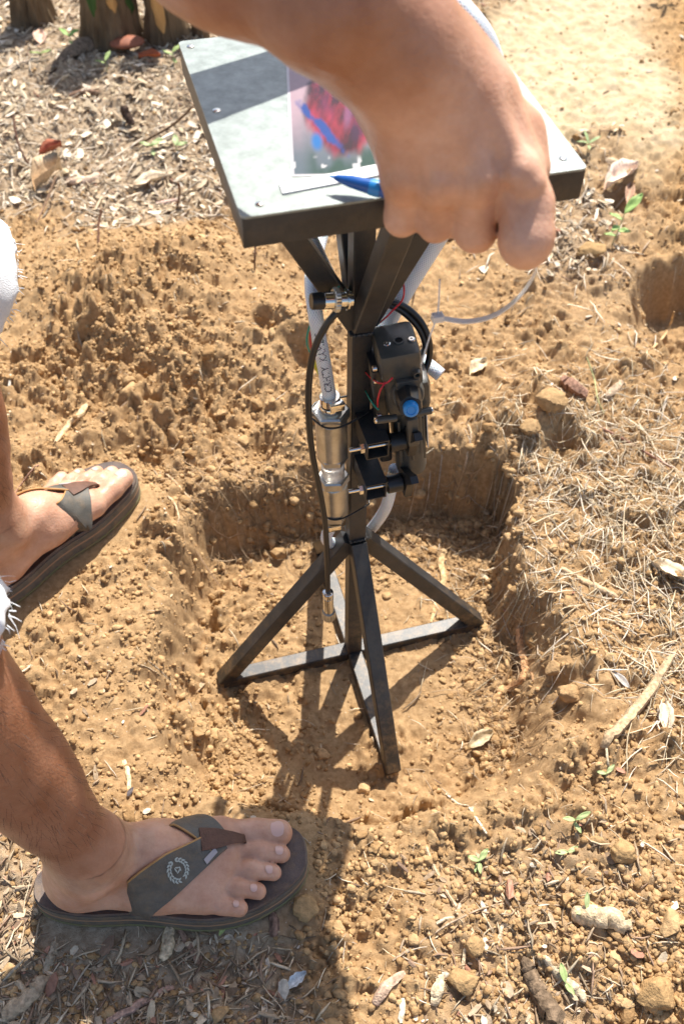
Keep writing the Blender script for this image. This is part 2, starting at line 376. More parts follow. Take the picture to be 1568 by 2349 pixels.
def height(x, y, detail=True):
    wx = x+0.026*fbm(x*14, y*14, 3, 3); wy = y+0.026*fbm(x*14, y*14, 5, 3)
    base = ZG+0.022*fbm(x*2.2, y*2.2, 31, 3)+0.008*fbm(x*9, y*9, 37, 3)
    base = base+0.02*sstep(1.5, 8, np.hypot(x, y))*fbm(x*.4, y*.4, 2, 3)*3
    for a, b, hh, r in MOUNDS:
        c = uz(a, b, ZG); base = base+hh*np.exp(-((x-c[0])**2+(y-c[1])**2)/r**2)
    rough_ = sum(np.exp(-((x-uz(a, b, ZG)[0])**2+(y-uz(a, b, ZG)[1])**2)/r**2) for a, b, r in ((430, 760, .18), (640, 900, .13), (1220, 960, .09), (1420, 1600, .10), (1480, 500, .16), (250, 1000, .10)))
    base = base+np.clip(rough_, 0, 1)*(.042*fbm(x*13, y*13, 171, 3)-.024*np.abs(fbm(x*9, y*9, 181, 2))+.014*fbm(x*34, y*34, 191, 2))
    # tread marks in the mound
    for a, b, hh, r in [(470, 900, .040, .032), (600, 1010, .036, .028), (690, 830, .030, .026), (610, 780, .030, .022), (560, 720, .018, .02), (350, 1010, .030, .035), (250, 900, .018, .025), (770, 1000, .022, .02), (1290, 1020, .03, .025), (700, 1080, .02, .02), (1215, 1700, .014, .022)]:
        c = uz(a, b, ZG+.02); base = base-hh*np.exp(-(((x-c[0])**2+(y-c[1])**2)/r**2)**1.5)
    t, df, dr, fi, ri = ramp(wx, wy, FLOOR, RIM)
    t = np.clip(t+.20*fbm(x*26, y*26, 143, 3)*np.clip(4*t*(1-t), 0, 1), 0, 1)
    s = sstep(0.04, 0.96, t)
    fl = 0.000+0.006*fbm(x*9, y*9, 41, 3)-0.012*sstep(-.05, -.2, y)*sstep(.2, .0, np.abs(x))
    h = fl*(1-s)+base*s
    # loose slope of crumbs on the right and soil slumped at the foot of the back wall
    h = h+0.012*np.exp(-(df/0.035)**2)*np.where(fi, 1, 0)*(0.5+0.5*fbm(x*14, y*14, 47, 2))
    t2, _, _, f2, r2 = ramp(wx, wy, HOLE2F, HOLE2R)
    t2 = np.clip(t2+.22*fbm(x*24, y*24, 243, 3)*np.clip(4*t2*(1-t2), 0, 1), 0, 1); s2 = sstep(0.0, 0.95, t2); h = h*s2+(-0.01+.01*fbm(x*12, y*12, 247, 3))*(1-s2)
    litter, straw, pale, gold, px, py = gfields(x, y)
    if detail:
        far = sstep(3.2, 2.0, np.hypot(x, y))
        smooth_floor = np.where(fi, sstep(0.0, 0.05, df), 0)*(.35+.65*np.exp(-((px-900)/230)**2-((py-1560)/300)**2))
        ridge = np.exp(-((px-(1545-(py-1500)*1.33))/60)**2)*sstep(1480, 1560, py)*sstep(1900, 1780, py)
        wall = np.clip((1-np.abs(2*t-1)), 0, 1)*np.where(ri & ~fi, 1, 0)
        crumb = (0.35+0.65*sstep(-.25, .35, fbm(x*7, y*7, 53, 3)))*(1-0.86*smooth_floor)*(1-0.8*ridge)*(1-0.55*pale)*(1-0.5*litter)
        patch = sstep(.05, .5, fbm(x*13, y*13, 77, 2)); crumb = np.maximum(crumb, 0.7*patch*smooth_floor)
        clump = np.exp(-((px-350)/330)**2-((py-850)/300)**2)+gold+0.6*np.exp(-((px-1280)/250)**2-((py-1550)/250)**2)
        crumb = crumb*(1+0.55*np.clip(clump, 0, 1))
        out = np.zeros_like(x)
        for sc, amp, sd in ((26, .0170, 1), (52, .0135, 2), (95, .0088, 3), (170, .0044, 4)):
            jx = x*sc+0.5*fbm(x*sc*.8, y*sc*.8, sd*7, 2); jy = y*sc+0.5*fbm(x*sc*.8, y*sc*.8, sd*7+3, 2)
            F1, rid = worley(jx, jy, sd*100)
            dome = np.clip(1.25-1.25*(F1/(0.46+0.25*rid))**1.5, 0, 1)*(.75+.25*vnoise(jx*3.1, jy*3.1, sd*9))
            keep = (rid > (0.62 if sc == 26 else 0.35)).astype(float)
            out = out+amp*dome*(0.35+0.65*rid)*keep
        out = out*crumb*(1-0.35*wall)
        out = out+0.0055*fbm(x*60, y*60, 61, 4, .6)*(1-0.7*smooth_floor)+0.0016*fbm(x*45, y*45, 66, 3)
        h = h+out*far
    return h, litter, straw, pale, gold
def axis(segs):
    a = [segs[0][0]]
    for lo, hi, st in segs:
        n = max(1, int(round((hi-lo)/st))); a += list(np.linspace(lo, hi, n+1)[1:])
    return np.array(a)
gx = axis([(-400, -60, 60), (-60, -10, 8), (-10, -2, 1), (-2, -.60, .05), (-.60, .62, .0031), (.62, 1.30, .0052), (1.35, 3, .06), (3, 10, 1), (10, 60, 8), (60, 400, 60)])
gy = axis([(-400, -60, 60), (-60, -10, 8), (-10, -2, 1), (-2, -.64, .05), (-.64, .62, .0030), (.62, 1.95, .0056), (1.95, 3.2, .05), (3.2, 10, .8), (10, 60, 8), (60, 400, 60)])
GX, GY = np.meshgrid(gx, gy)
GH, GL, GS, GP, GG = height(GX, GY)
def ground_z(x, y):
    x = np.asarray(x, float); y = np.asarray(y, float)
    i = np.clip(np.searchsorted(gx, x)-1, 0, len(gx)-2); j = np.clip(np.searchsorted(gy, y)-1, 0, len(gy)-2)
    u = (x-gx[i])/(gx[i+1]-gx[i]); v = (y-gy[j])/(gy[j+1]-gy[j])
    return (GH[j, i]*(1-u)+GH[j, i+1]*u)*(1-v)+(GH[j+1, i]*(1-u)+GH[j+1, i+1]*u)*v
def gsample(A, x, y):
    i = np.clip(np.searchsorted(gx, x), 0, len(gx)-1); j = np.clip(np.searchsorted(gy, y), 0, len(gy)-1); return A[j, i]
def hit(px, py):
    """where a measuring ray meets the ground"""
    d = ray(px, py); z = ZG
    t = np.linspace(0.6, 6.0, 4000); P = CAM_P+t[:, None]*d
    g = ground_z(P[:, 0], P[:, 1]); k = np.argmax(P[:, 2] < g)
    return P[k]*1.0
# press flat where the sandals stand
def frame_from(a, ang, z):
    c, s = math.cos(ang), math.sin(ang); return np.array([[c, -s, 0], [s, c, 0], [0, 0, 1.]]), np.array([a[0], a[1], z])
SZ = 0.118
hR = uz(128, 2040, SZ+.02); tR = uz(706, 1985, SZ+.02); angR = math.atan2(tR[1]-hR[1], tR[0]-hR[0])
tL = uz(286, 1078, SZ+.02); angL = math.radians(40.0); LS = 0.287
FR_R = frame_from(tR[:2]-LS*np.array([math.cos(angR), math.sin(angR)]), angR, SZ)
FR_L = frame_from(tL[:2]-LS*np.array([math.cos(angL), math.sin(angL)]), angL, SZ)
for Rm, o in (FR_R, FR_L):
    X = (GX-o[0])*Rm[0, 0]+(GY-o[1])*Rm[1, 0]; Y = (GX-o[0])*Rm[0, 1]+(GY-o[1])*Rm[1, 1]
    d = np.hypot(np.maximum(np.abs(X-LS/2)-LS/2+.02, 0), np.maximum(np.abs(Y)-.035, 0))
    k = sstep(.055, .012, d); GH = GH*(1-k)+(np.minimum(GH, 0.04*(GH-SZ)+SZ-.003))*k*1.0
    tgt = SZ-.002+0.15*(GH-SZ); GH = GH*(1-k)+tgt*k
ny, nx = GX.shape
idx = np.arange(nx*ny).reshape(ny, nx)
Fq = np.stack([idx[:-1, :-1], idx[:-1, 1:], idx[1:, 1:], idx[1:, :-1]], -1).reshape(-1, 4)
def ground_mat():
    M = bpy.data.materials.new('soil'); M.use_nodes = True; nt = M.node_tree; b = nt.nodes['Principled BSDF']
    N = nt.nodes.new; L = nt.links.new
    b.inputs['Roughness'].default_value = 0.95; b.inputs['Specular IOR Level'].default_value = 0.15
    tc = N('ShaderNodeTexCoord')
    def noise(sc, det=6, ro=.6):
        n = N('ShaderNodeTexNoise'); n.inputs['Scale'].default_value = sc; n.inputs['Detail'].default_value = det; n.inputs['Roughness'].default_value = ro
        L(tc.outputs['Object'], n.inputs['Vector']); return n.outputs['Fac']
    def rmp(fac, a, c, p0=.35, p1=.65):
        r = N('ShaderNodeValToRGB'); r.color_ramp.elements[0].color = (*a, 1); r.color_ramp.elements[1].color = (*c, 1)
        r.color_ramp.elements[0].position = p0; r.color_ramp.elements[1].position = p1; L(fac, r.inputs['Fac']); return r.outputs['Color']
    def mix(f, a, c):
        mnode = N('ShaderNodeMix'); mnode.data_type = 'RGBA'
        if isinstance(f, float): mnode.inputs[0].default_value = f
        else: L(f, mnode.inputs[0])
        L(a, mnode.inputs[6]); L(c, mnode.inputs[7]); return mnode.outputs[2]
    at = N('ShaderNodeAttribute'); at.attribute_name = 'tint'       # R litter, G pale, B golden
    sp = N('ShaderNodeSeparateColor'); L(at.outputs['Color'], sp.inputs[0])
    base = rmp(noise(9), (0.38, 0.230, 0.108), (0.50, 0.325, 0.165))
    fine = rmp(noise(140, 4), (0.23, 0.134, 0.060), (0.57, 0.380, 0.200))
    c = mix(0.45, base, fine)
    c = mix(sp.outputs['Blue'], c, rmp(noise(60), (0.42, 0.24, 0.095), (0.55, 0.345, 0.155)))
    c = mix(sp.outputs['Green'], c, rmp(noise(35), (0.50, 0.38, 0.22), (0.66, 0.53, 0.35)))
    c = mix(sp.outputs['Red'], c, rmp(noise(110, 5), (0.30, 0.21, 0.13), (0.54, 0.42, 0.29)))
    # scattered pale grit
    v = N('ShaderNodeTexVoronoi'); v.inputs['Scale'].default_value = 170; L(tc.outputs['Object'], v.inputs['Vector'])
    lt = N('ShaderNodeMath'); lt.operation = 'LESS_THAN'; lt.inputs[1].default_value = 0.14; L(v.outputs['Distance'], lt.inputs[0])
    rare = N('ShaderNodeMath'); rare.operation = 'GREATER_THAN'; rare.inputs[1].default_value = 0.80
    sc2 = N('ShaderNodeSeparateColor'); L(v.outputs['Color'], sc2.inputs[0]); L(sc2.outputs[0], rare.inputs[0])
    mu = N('ShaderNodeMath'); mu.operation = 'MULTIPLY'; L(lt.outputs[0], mu.inputs[0]); L(rare.outputs[0], mu.inputs[1])
    rgb = N('ShaderNodeRGB'); rgb.outputs[0].default_value = (0.55, 0.48, 0.38, 1)
    c = mix(mu.outputs[0], c, rgb.outputs[0])
    L(c, b.inputs['Base Color'])
    ad = N('ShaderNodeMath'); ad.operation = 'ADD'; L(noise(260, 6, .7), ad.inputs[0]); L(noise(900, 3), ad.inputs[1])
    bp = N('ShaderNodeBump'); bp.inputs['Strength'].default_value = 0.8; bp.inputs['Distance'].default_value = 0.0026
    L(ad.outputs[0], bp.inputs['Height']); L(bp.outputs['Normal'], b.inputs['Normal'])
    return M
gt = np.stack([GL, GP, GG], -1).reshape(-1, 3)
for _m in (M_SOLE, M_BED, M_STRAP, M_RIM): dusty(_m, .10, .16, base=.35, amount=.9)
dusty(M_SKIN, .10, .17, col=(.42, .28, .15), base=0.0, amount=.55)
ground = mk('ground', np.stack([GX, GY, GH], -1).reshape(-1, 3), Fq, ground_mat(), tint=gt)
tag(ground, 'dry ochre earth with a square hole dug under the black stand', 'ground', kind='structure')

# ------------------------------------------------------------------ the stand
TW = 0.020; ARM = 0.192; HP = 0.828; PT = 0.024; HF = 0.127; ZJ = 0.285; ZU = 0.600
def tl(v):
    v = np.asarray(v, float); return v+np.array([-0.0165*v[2], 0.004*v[2], 0])
stand = empty('steel_stand', (0, 0, 0))
tag(stand, 'black welded steel stand with crossed feet standing in the dug hole', 'stand')
h2 = TW/2
MB().beam(tl((0, 0, 0.001)), tl((0, 0, HP-PT-.002)), TW, up=(1, 0, 0)).build('post', M_BLACK, stand)
for dx, dy in ((-1, 0), (1, 0), (0, -1), (0, 1)):
    d = np.array([dx, dy, 0.]); up = (0, 0, 1)
    MB().beam(d*(h2+.0005)+(0, 0, h2+.0005), d*(ARM-.004)+(0, 0, h2+.0005), TW, up=up).build('base_bar', M_BLACK, stand)
    # diagonal leg, cut to meet the bar end and the post
    a = tl(d*(h2-.002)+(0, 0, ZJ-.010)); b = d*(ARM-.006)+(0, 0, TW*0.62)
    MB().beam(a, b, TW*0.985, up=(0, 0, 1)).build('leg', M_BLACK, stand)
    # upper brace
    a = tl(d*(h2-.004)+(0, 0, ZU+.014)); b = tl(d*(HF-.022)+(0, 0, HP-PT-.004))
    MB().beam(a, b, TW*0.985, up=(0, 0, 1)).build('brace', M_BLACK, stand)
for A_, s_ in (((0, -h2-.001, ZJ-.004), 1), ((h2+.001, 0, ZJ-.004), 1), ((0, -h2-.001, ZU+.004), 1), ((-h2-.001, 0, ZU+.004), 1)):
    mb = MB(); P = []
    for k in range(13):
        t = k/12-.5; P.append(tl(np.array(A_)+(np.array([t*TW, 0, 0]) if abs(A_[1]) > .005 else np.array([0, t*TW, 0]))+np.array([0, 0, .0008*math.sin(k*2.3)])))
    mb.loft(P, [0.0019+.0005*math.sin(k*1.9) for k in range(13)], n=8).build('weld_bead', M_BLACK, stand)
# tray top
TC = np.array([-0.0095, 0.0065, HP]); SK = 0.0
tray = MB()
o = HF+.0; wl = .0016
for (x0, x1, y0, y1) in ((-o, o, -o, -o+wl), (-o, o, o-wl, o), (-o, -o+wl, -o+wl, o-wl), (o-wl, o, -o+wl, o-wl)):
    tray.box(TC+((x0+x1)/2, (y0+y1)/2, -PT/2-.0008), ((x1-x0)/2, (y1-y0)/2, PT/2), bev=.0006)
tray.box(TC+(0, 0, -PT+.003), (o-.004, .010, .002)); tray.box(TC+(0, 0, -PT+.0031), (.010, o-.004, .0019))
tray.build('tray_frame', M_BLACK, stand)
def rrect(hx, hy, r, n=5):
    P = []
    for cx, cy, a0 in ((hx-r, hy-r, 0), (-hx+r, hy-r, 90), (-hx+r, -hy+r, 180), (hx-r, -hy+r, 270)):
        for k in range(n+1):
            a = math.radians(a0+90*k/n); P.append((cx+r*math.cos(a), cy+r*math.sin(a)))
    return P
MB().prism(rrect(o+.0006, o+.0006, .004), TC, np.eye(3), -.0008, .0010).build('top_plate', M_GALV, stand)
for px, py in ((437, 106), (497, 253), (595, 468), (None, 1), (None, 2), (None, 3)):
    if px is None: c = TC+np.array([.115, {1: -.112, 2: 0., 3: .112}[py], .001])
    else: c = uz(px, py, HP+.001); c[2] = HP+.001
    MB().turn(c, (0, 0, 1), [(-.0002, .0034), (.0006, .0032), (.0012, .0022), (.0014, .0006)], n=16).build('rivet', M_CHROME, stand)
# white strip and the flat colour print on the plate
def on_plate(px, py, dz=.0014): return uz(px, py, HP+dz)
pr_bl = on_plate(668, 404); pr_tl = on_plate(655, 128); pr_ul = unit(pr_tl-pr_bl)
ex = np.array([pr_ul[1], -pr_ul[0], 0.]); Lh = np.linalg.norm(pr_tl-pr_bl); Lw = 0.118
nxp, nyp = 90, 110
gu, gv = np.meshgrid(np.linspace(0, 1, nxp), np.linspace(0, 1, nyp))
cu, cv = gu*2.0, 1-gv            # cu: 0..~1 is the part left of the hand; cv: 0 top
colr = np.zeros((nyp, nxp, 3))
A_ = np.array([0.40, 0.28, 0.31]); B_ = np.array([0.10, 0.13, 0.15]); C_ = np.array([0.03, 0.07, 0.05])
t_ = sstep(.35, .95, cv+.12*fbm(cu*3, cv*3, 5))[..., None]; colr = A_*(1-t_)+B_*t_
t_ = (sstep(.72, .95, cv+.25*fbm(cu*5, cv*4, 15))*sstep(.1, .35, cu))[..., None]; colr = colr*(1-t_)+C_*t_
w1 = .18*fbm(cu*4, cv*4, 25)
body = (sstep(1.08, .86, np.hypot((cu-.72+.25*(cv-.5))/.52, (cv-.50)/.40)+w1*1.6))[..., None]
red = np.array([0.24, 0.014, 0.025])*np.clip(0.75+1.5*fbm(cu*9+cv*6, (cv-cu)*3, 35)[..., None], .12, 1.5)+np.array([.03, .01, .05])*np.clip(fbm(cu*6, cv*6, 39)[..., None], 0, 1); colr = colr*(1-body)+red*body
_a = (cu-.52)*.72-(cv-.66)*1.0; _b = (cu-.52)*.8+(cv-.66)*.6
blu = (sstep(1.1, .6, np.hypot((_a+.05)/.07, (_b+.10)/.30)+.9*fbm(cu*9, cv*7, 48)))[..., None]
colr = colr*(1-blu)+np.array([0.012, 0.05, 0.24])*blu
b2 = (sstep(.10, .03, np.hypot(cu-.34, cv-.74)))[..., None]; colr = colr*(1-b2)+np.array([0.01, 0.13, 0.38])*b2
lav = (sstep(1.0, .3, np.hypot((cu-.78+.4*(cv-.5))/.08, (cv-.5)/.2)))[..., None]*.5; colr = colr*(1-lav)+np.array([.30, .12, .24])*lav
sp_ = (vnoise(cu*26, cv*14, 77) > .86)[..., None]*(sstep(.84, .9, cv)*sstep(.99, .95, cv))[..., None]; colr = colr*(1-sp_)+np.array([.6, .6, .6])*sp_
bord = ((gu < .02) | (gv < .012) | (gv > .988) | (gu > .985))[..., None]; colr = np.where(bord, np.array([.62, .6, .62]), np.clip(colr, .004, 1))
Vp = pr_bl+gu[..., None]*Lw*ex+gv[..., None]*Lh*pr_ul
ii = np.arange(nxp*nyp).reshape(nyp, nxp)
colr = colr*.8
M_PRINT = attr_mat('glossy_print', rough=0.22, bump=0.0, spec=0.5, amp=0.04)
b_ = M_PRINT.node_tree.nodes['Principled BSDF']
mk('colour_print', Vp.reshape(-1, 3), np.stack([ii[:-1, :-1], ii[:-1, 1:], ii[1:, 1:], ii[1:, :-1]], -1).reshape(-1, 4), M_PRINT, stand, tint=colr.reshape(-1, 3))
q = [on_plate(648, 446, .0012), on_plate(900, 398, .0012), on_plate(900, 372, .0012), on_plate(640, 424, .0012)]
mbs = MB(); mbs.add([*q, *[v+np.array([0, 0, .0012]) for v in q]], [(3, 2, 1, 0), (4, 5, 6, 7), (0, 1, 5, 4), (1, 2, 6, 5), (2, 3, 7, 6), (3, 0, 4, 7)])
mbs.build('white_strip', M_WHITE, stand)
# square stubs that carry the pump
STUBS = []
for px, py, L_ in ((830, 985, .046), (815, 1083, .046)):
    p0 = uy(px-8, py, -h2-.012); z = p0[2]
    c0 = tl(np.array([.003, -h2, z])); c1 = c0+np.array([0.004, -L_, -.002]); STUBS.append((c0, c1))
    mb = MB(); w = .0235; t = .0014
    for ux, uzz, hx, hz in ((0, w/2-t/2, w/2, t/2), (0, -w/2+t/2, w/2, t/2), (w/2-t/2, 0, t/2, w/2-t), (-w/2+t/2, 0, t/2, w/2-t)):
        mb.box((c0+c1)/2+(ux, 0, uzz), (hx, L_/2, hz))
    mb.build('bracket', M_BLACK, stand)

# ------------------------------------------------------------------ pump
pump = empty('diaphragm_pump', uy(925, 1085, -.05))
tag(pump, 'black plastic water pump with a blue button bolted to the post', 'pump')
PY = -.052
pt_ = uy(922, 822, PY); pb_ = uy(940, 1085, PY)
wz = unit(pt_-pb_); uxv = unit(np.cross((0, -1, 0), wz))*-1
uxv = unit(np.array([1, -.10, 0])-wz*(np.array([1, -.10, 0])@wz)); vy = np.cross(wz, uxv)     # vy points away from camera (+y)
uxv = unit(np.array([1, -.10, 0])-wz*(np.array([1, -.10, 0])@wz)); PAX = np.stack([uxv, vy, wz]); PL = np.linalg.norm(pt_-pb_); PO = pb_
def pp(a, b, c): return PO+uxv*a+vy*b+wz*c
def lw(px, py): # px width helper: metres per px at the pump
    return np.linalg.norm(uy(px+1, py, PY)-uy(px, py, PY))
mpp = lw(925, 930)
def ol(px): return (px-927)*mpp
HD = PL
# head
MB().box(pp(ol(925), .026, HD*.905), (mpp*43, .024, HD*.105), PAX, bev=.006).build('pump_head', M_PLASTIC, pump)
MB().box(pp(ol(930), .030, HD*.78), (mpp*41, .024, HD*.085), PAX, bev=.005).build('pump_collar', M_PLASTIC, pump)
MB().box(pp(ol(938), .033, HD*.615), (mpp*48, .028, HD*.130), PAX, bev=.008).build('pressure_housing', M_PLASTIC, pump)
# motor body: rounded prism
sec = rrect(mpp*36, .023, .0145)
MB().prism(sec, pp(ol(940), .034, 0), PAX, -.014, HD*.50).build('motor_body', M_PLASTIC, pump)
MB().prism([(a*.93, b*.93) for a, b in sec], pp(ol(940), .034, 0), PAX, -.021, -.0138).build('motor_cap', M_PLASTIC, pump)
for k in range(3):
    MB().box(pp(ol(913+k*27), .0098, HD*.24), (.0012, .0012, HD*.19), PAX, bev=.0004).build('motor_rib', M_PLASTIC, pump)
MB().box(pp(ol(880), .034, HD*.46), (mpp*14, .022, HD*.40), PAX, bev=.003).build('mounting_plate', M_RUBBER, pump)
# boss of head with port hole and screws
hz = HD*1.01
ptop = pp(ol(930), .022, hz)
MB().turn(ptop-wz*.001, wz, [(0, .0052), (.0022, .0050), (.0022, .0036), (-.0008, .0036)], n=20).build('port_rim', M_PLASTIC, pump)
MB().turn(ptop-wz*.0005, wz, [(0, .0035), (.0009, .0035)], n=20).build('port_hole', mat('port_dark', (.003, .003, .003), rough=.9), pump)
for px in (905, 955):
    MB().turn(pp(ol(px), .020, hz), wz, [(-.001, .0035), (.0014, .0034), (.002, .0026), (.002, .0012), (.0010, .001)], n=16).build('screw', M_CHROME, pump)
for a, b in ((ol(955), HD*.86), (ol(952), HD*.80)):
    MB().turn(pp(a, .0005, b), -vy, [(-.003, .0042), (.003, .0040), (.003, .0024), (-.001, .0022)], n=18).build('screw_boss', M_PLASTIC, pump)
for c in (.66, .78, .90, .50):
    MB().turn(pp(ol(873), .014+.004*math.sin(c*20), HD*c), -uxv, [(-.002, .0032), (.0015, .0031), (.0022, .0020)], n=14).build('side_screw', M_CHROME, pump)
# knob and blue button, turned toward the viewer and down
kb = uy(935, 905, PY-.002); kt = uy(941, 934, PY-.030)
kd = unit(kt-kb); KL = np.linalg.norm(kt-kb)
kn = MB()
th = np.arange(36)*2*math.pi/36; rr = 1+.06*np.where((np.arange(36) % 6) < 3, 1, -.6)
kn.turn(kb-kd*.006, kd, [(0, .0125), (KL*.55, .0122), (KL*.95, .0116), (KL+.006, .0104)], sec=np.stack([np.cos(th)*rr, np.sin(th)*rr], 1))
kn.build('knob', M_RUBBER, pump)
MB().turn(kb-kd*.007, kd, [(0, .0165), (.006, .0160), (.008, .0145)], n=28).build('knob_base', M_PLASTIC, pump)
MB().turn(kb+kd*(KL-.0005), kd, [(0, .0074), (.0075, .0072), (.0088, .0062), (.0092, .0045), (.0082, .0038)], n=26).build('button', M_BLUE, pump)
# lug rods left and right of the housing
for a, b, c, d in ((862, 908, 964, 952), (985, 940, 958, 946)):
    A1 = uy(b, 958 if b < 930 else 950, PY-.003); A2 = uy(a, c, PY-.003) if a < 930 else uy(988, 941, PY-.003)
    MB().cyl(A1, A2, .0038, 16).build('lug', M_PLASTIC, pump)
    MB().turn(A2, unit(A2-A1), [(-.0008, .0034), (.0012, .0032), (.002, .002)], n=14).build('lug_screw', M_CHROME, pump)
MB().box(uy(945, 985, PY-.004)+wz*0, (.0058, .006, .020), PAX, bev=.002).build('latch', M_PLASTIC, pump)
MB().box(pp(ol(935), .0005, HD*.74), (.0115, .004, .016), PAX, bev=.002).build('switch_cover', M_PLASTIC, pump)
MB().box(pp(ol(979.5), .034, HD*.24), (.0004, .014, .028), PAX).build('label_sticker', M_WHITE, pump)
# feet, spacers and the bolts through the stubs
for i, (c0, c1) in enumerate(STUBS):
    e = c1+np.array([0, .008, 0]); xr = np.array([1, -.03, .02])
    sp = MB().turn(e+xr*.0122, xr, [(0, .0100), (.003, .0102), (.016, .0100), (.0165, .0092)], n=24); sp.build('rubber_mount', M_RUBBER, pump)
    f = e+xr*.033
    out = [(-.012, -.0125), (.010, -.0125), (.0125, -.009), (.0125, .009), (.009, .0125), (-.004, .019), (-.020, .030), (-.027, .026), (-.014, .010)]
    MB().prism([(-a_, b_) for a_, b_ in out], f+np.array([0, 0, 0]), np.array([[0, -1, 0], [0, 0, 1], [1, 0, 0]]), -.004, .004).build('foot', M_RUBBER, pump)
    MB().turn(f+xr*.004, xr, [(0, .0050), (.003, .0048), (.0042, .0036), (.0042, .001)], n=16).build('bolt_head', M_CHROME, pump)
    MB().cyl(e-xr*.030, e+xr*.012, .0024, 14).build('bolt', M_CHROME, pump)
    MB().turn(e-xr*.0185, xr, [(0, .0055), (.0045, .0055)], n=6).build('nut', M_CHROME, pump)

# ------------------------------------------------------------------ filter column of zinc fittings left of the post
filt = empty('inline_filter', uy(765, 1200, -.004))
tag(filt, 'column of zinc hex fittings with a clear sight tube tied left of the post', 'water filter')
FY = -.006
fa = uy(757, 925, FY); fb = uy(768, 1192, FY); fx = unit(fb-fa); FLn = np.linalg.norm(fb-fa)
def fpos(py): # distance along the axis at picture row py
    lo, hi = 0., 1.
    for _ in range(30):
        mdd = (lo+hi)/2; y_ = proj(fa+(fb-fa)*mdd)[1]
        lo, hi = (mdd, hi) if y_ < py else (lo, mdd)
    return lo*FLn
hexs = np.stack([np.cos(np.arange(6)*math.pi/3+.25), np.sin(np.arange(6)*math.pi/3+.25)], 1)
def hexnut(name, y0, y1, r):
    a, b = fpos(y0), fpos(y1); MB().turn(fa, fx, [(a, r*.9), (a+.0015, r), (b-.0015, r), (b, r*.9)], sec=hexs).build(name, M_STEEL, filt, smooth=False)
def can(name, y0, y1, r, M=None):
    a, b = fpos(y0), fpos(y1); MB().turn(fa, fx, [(a, r*.95), (a+.001, r), (b-.001, r), (b, r*.95)], n=36).build(name, M or M_STEEL, filt)
hexnut('hex_nut', 937, 957, .0200)
can('filter_body', 957, 1040, .0166)
hexnut('hex_nut', 1040, 1053, .0166)
can('sight_tube', 1053, 1090, .0128, M_SIGHT)
hexnut('hex_nut', 1088, 1105, .0180)
can('filter_body', 1105, 1170, .0158)
hexnut('hex_nut', 1170, 1184, .0152)
can('hose_spigot', 1184, 1194, .0090)
can('hose_spigot', 920, 937, .0120, M_CHROME)
for yy, r, s_ in ((912, .0098, 1), (1197, .0086, -1)):
    c = fa+fx*(fpos(yy)) if yy > 925 else fa-fx*.006
    MB().turn(c-fx*.005, fx, [(0, r), (.0005, r+.0007), (.0095, r+.0007), (.010, r)], n=30).build('hose_clamp', M_CHROME, filt)
    MB().box(c+np.array([.004*s_, -r-.002, 0]), (.0075, .0035, .0042), bev=.0008).build('clamp_screw', M_CHROME, filt)

# ------------------------------------------------------------------ hoses
def hose(pts, r, name, label, cat='hose', group=None, M=None, n=16, sub=8, flat=None):
    P = spline(pts, sub); mb = MB()
    if flat:
        th = np.arange(n)*2*math.pi/n; sec = np.stack([np.cos(th)*flat, np.sin(th)], 1); mb.loft(P, r, sec=sec)
    else: mb.loft(P, r, n=n)
    ob = mb.build(name, M or M_HOSE, origin=P[0], auto=None); return tag(ob, label, cat, group)
b0 = fa-fx*.002
hz_top = hose([b0, uy(752, 890, -.004), uy(740, 820, -.002), uy(729, 760, 0), uy(722, 712, .006), uy(716, 668, .025), uy(716, 620, .055), uy(728, 570, .085), uy(745, 510, .11)], .0072,
     'braided_hose', 'white braided hose with dark print rising from the zinc fittings')
hose([uy(700, 525, .05), uy(722, 570, .045), uy(742, 612, .04), uy(768, 662, .036), uy(810, 715, .033), uy(848, 758, .02), uy(875, 795, .0), uy(886, 826, -.012), pp(ol(905), .03, HD*.9)], .0072,
     'braided_hose', 'white braided hose crossing behind the post down to the pump head')
LP = [ud(1142, 240, .84), ud(1130, 170, .80), ud(1106, 98, .78), ud(1066, 42, .77), ud(1015, 0, .77), ud(900, -20, .80)]
hose([pp(ol(950), .066, HD*.62), uy(860, 870, .03), uy(862, 800, .03), uy(880, 742, .032), uy(925, 660, .036), uy(990, 555, .045), uy(1040, 480, .05), ud(1120, 370, .92), *LP, ud(800, -70, .84)], .0118,
     'braided_hose', 'long white braided hose looping up behind the hand and over the plate', n=18)
hose([pp(ol(900), .06, HD*.45), uy(868, 862, .05), uy(884, 770, .055), uy(905, 768, .05), uy(950, 812, .03), uy(988, 842, .0), uy(1010, 860, -.01)], .0072,
     'braided_hose', 'short white braided hose with a cut end poking out right of the pump')
hose([uy(905, 1075, -.02), uy(896, 1120, -.012), uy(884, 1165, .0), uy(858, 1205, .03), uy(830, 1232, .04), uy(790, 1245, .03), uy(758, 1245, .008), uy(748, 1234, -.002), uy(755, 1215, -.005), fb+fx*.001], .0070,
     'braided_hose', 'white braided hose curving under the pump to the lowest fitting')
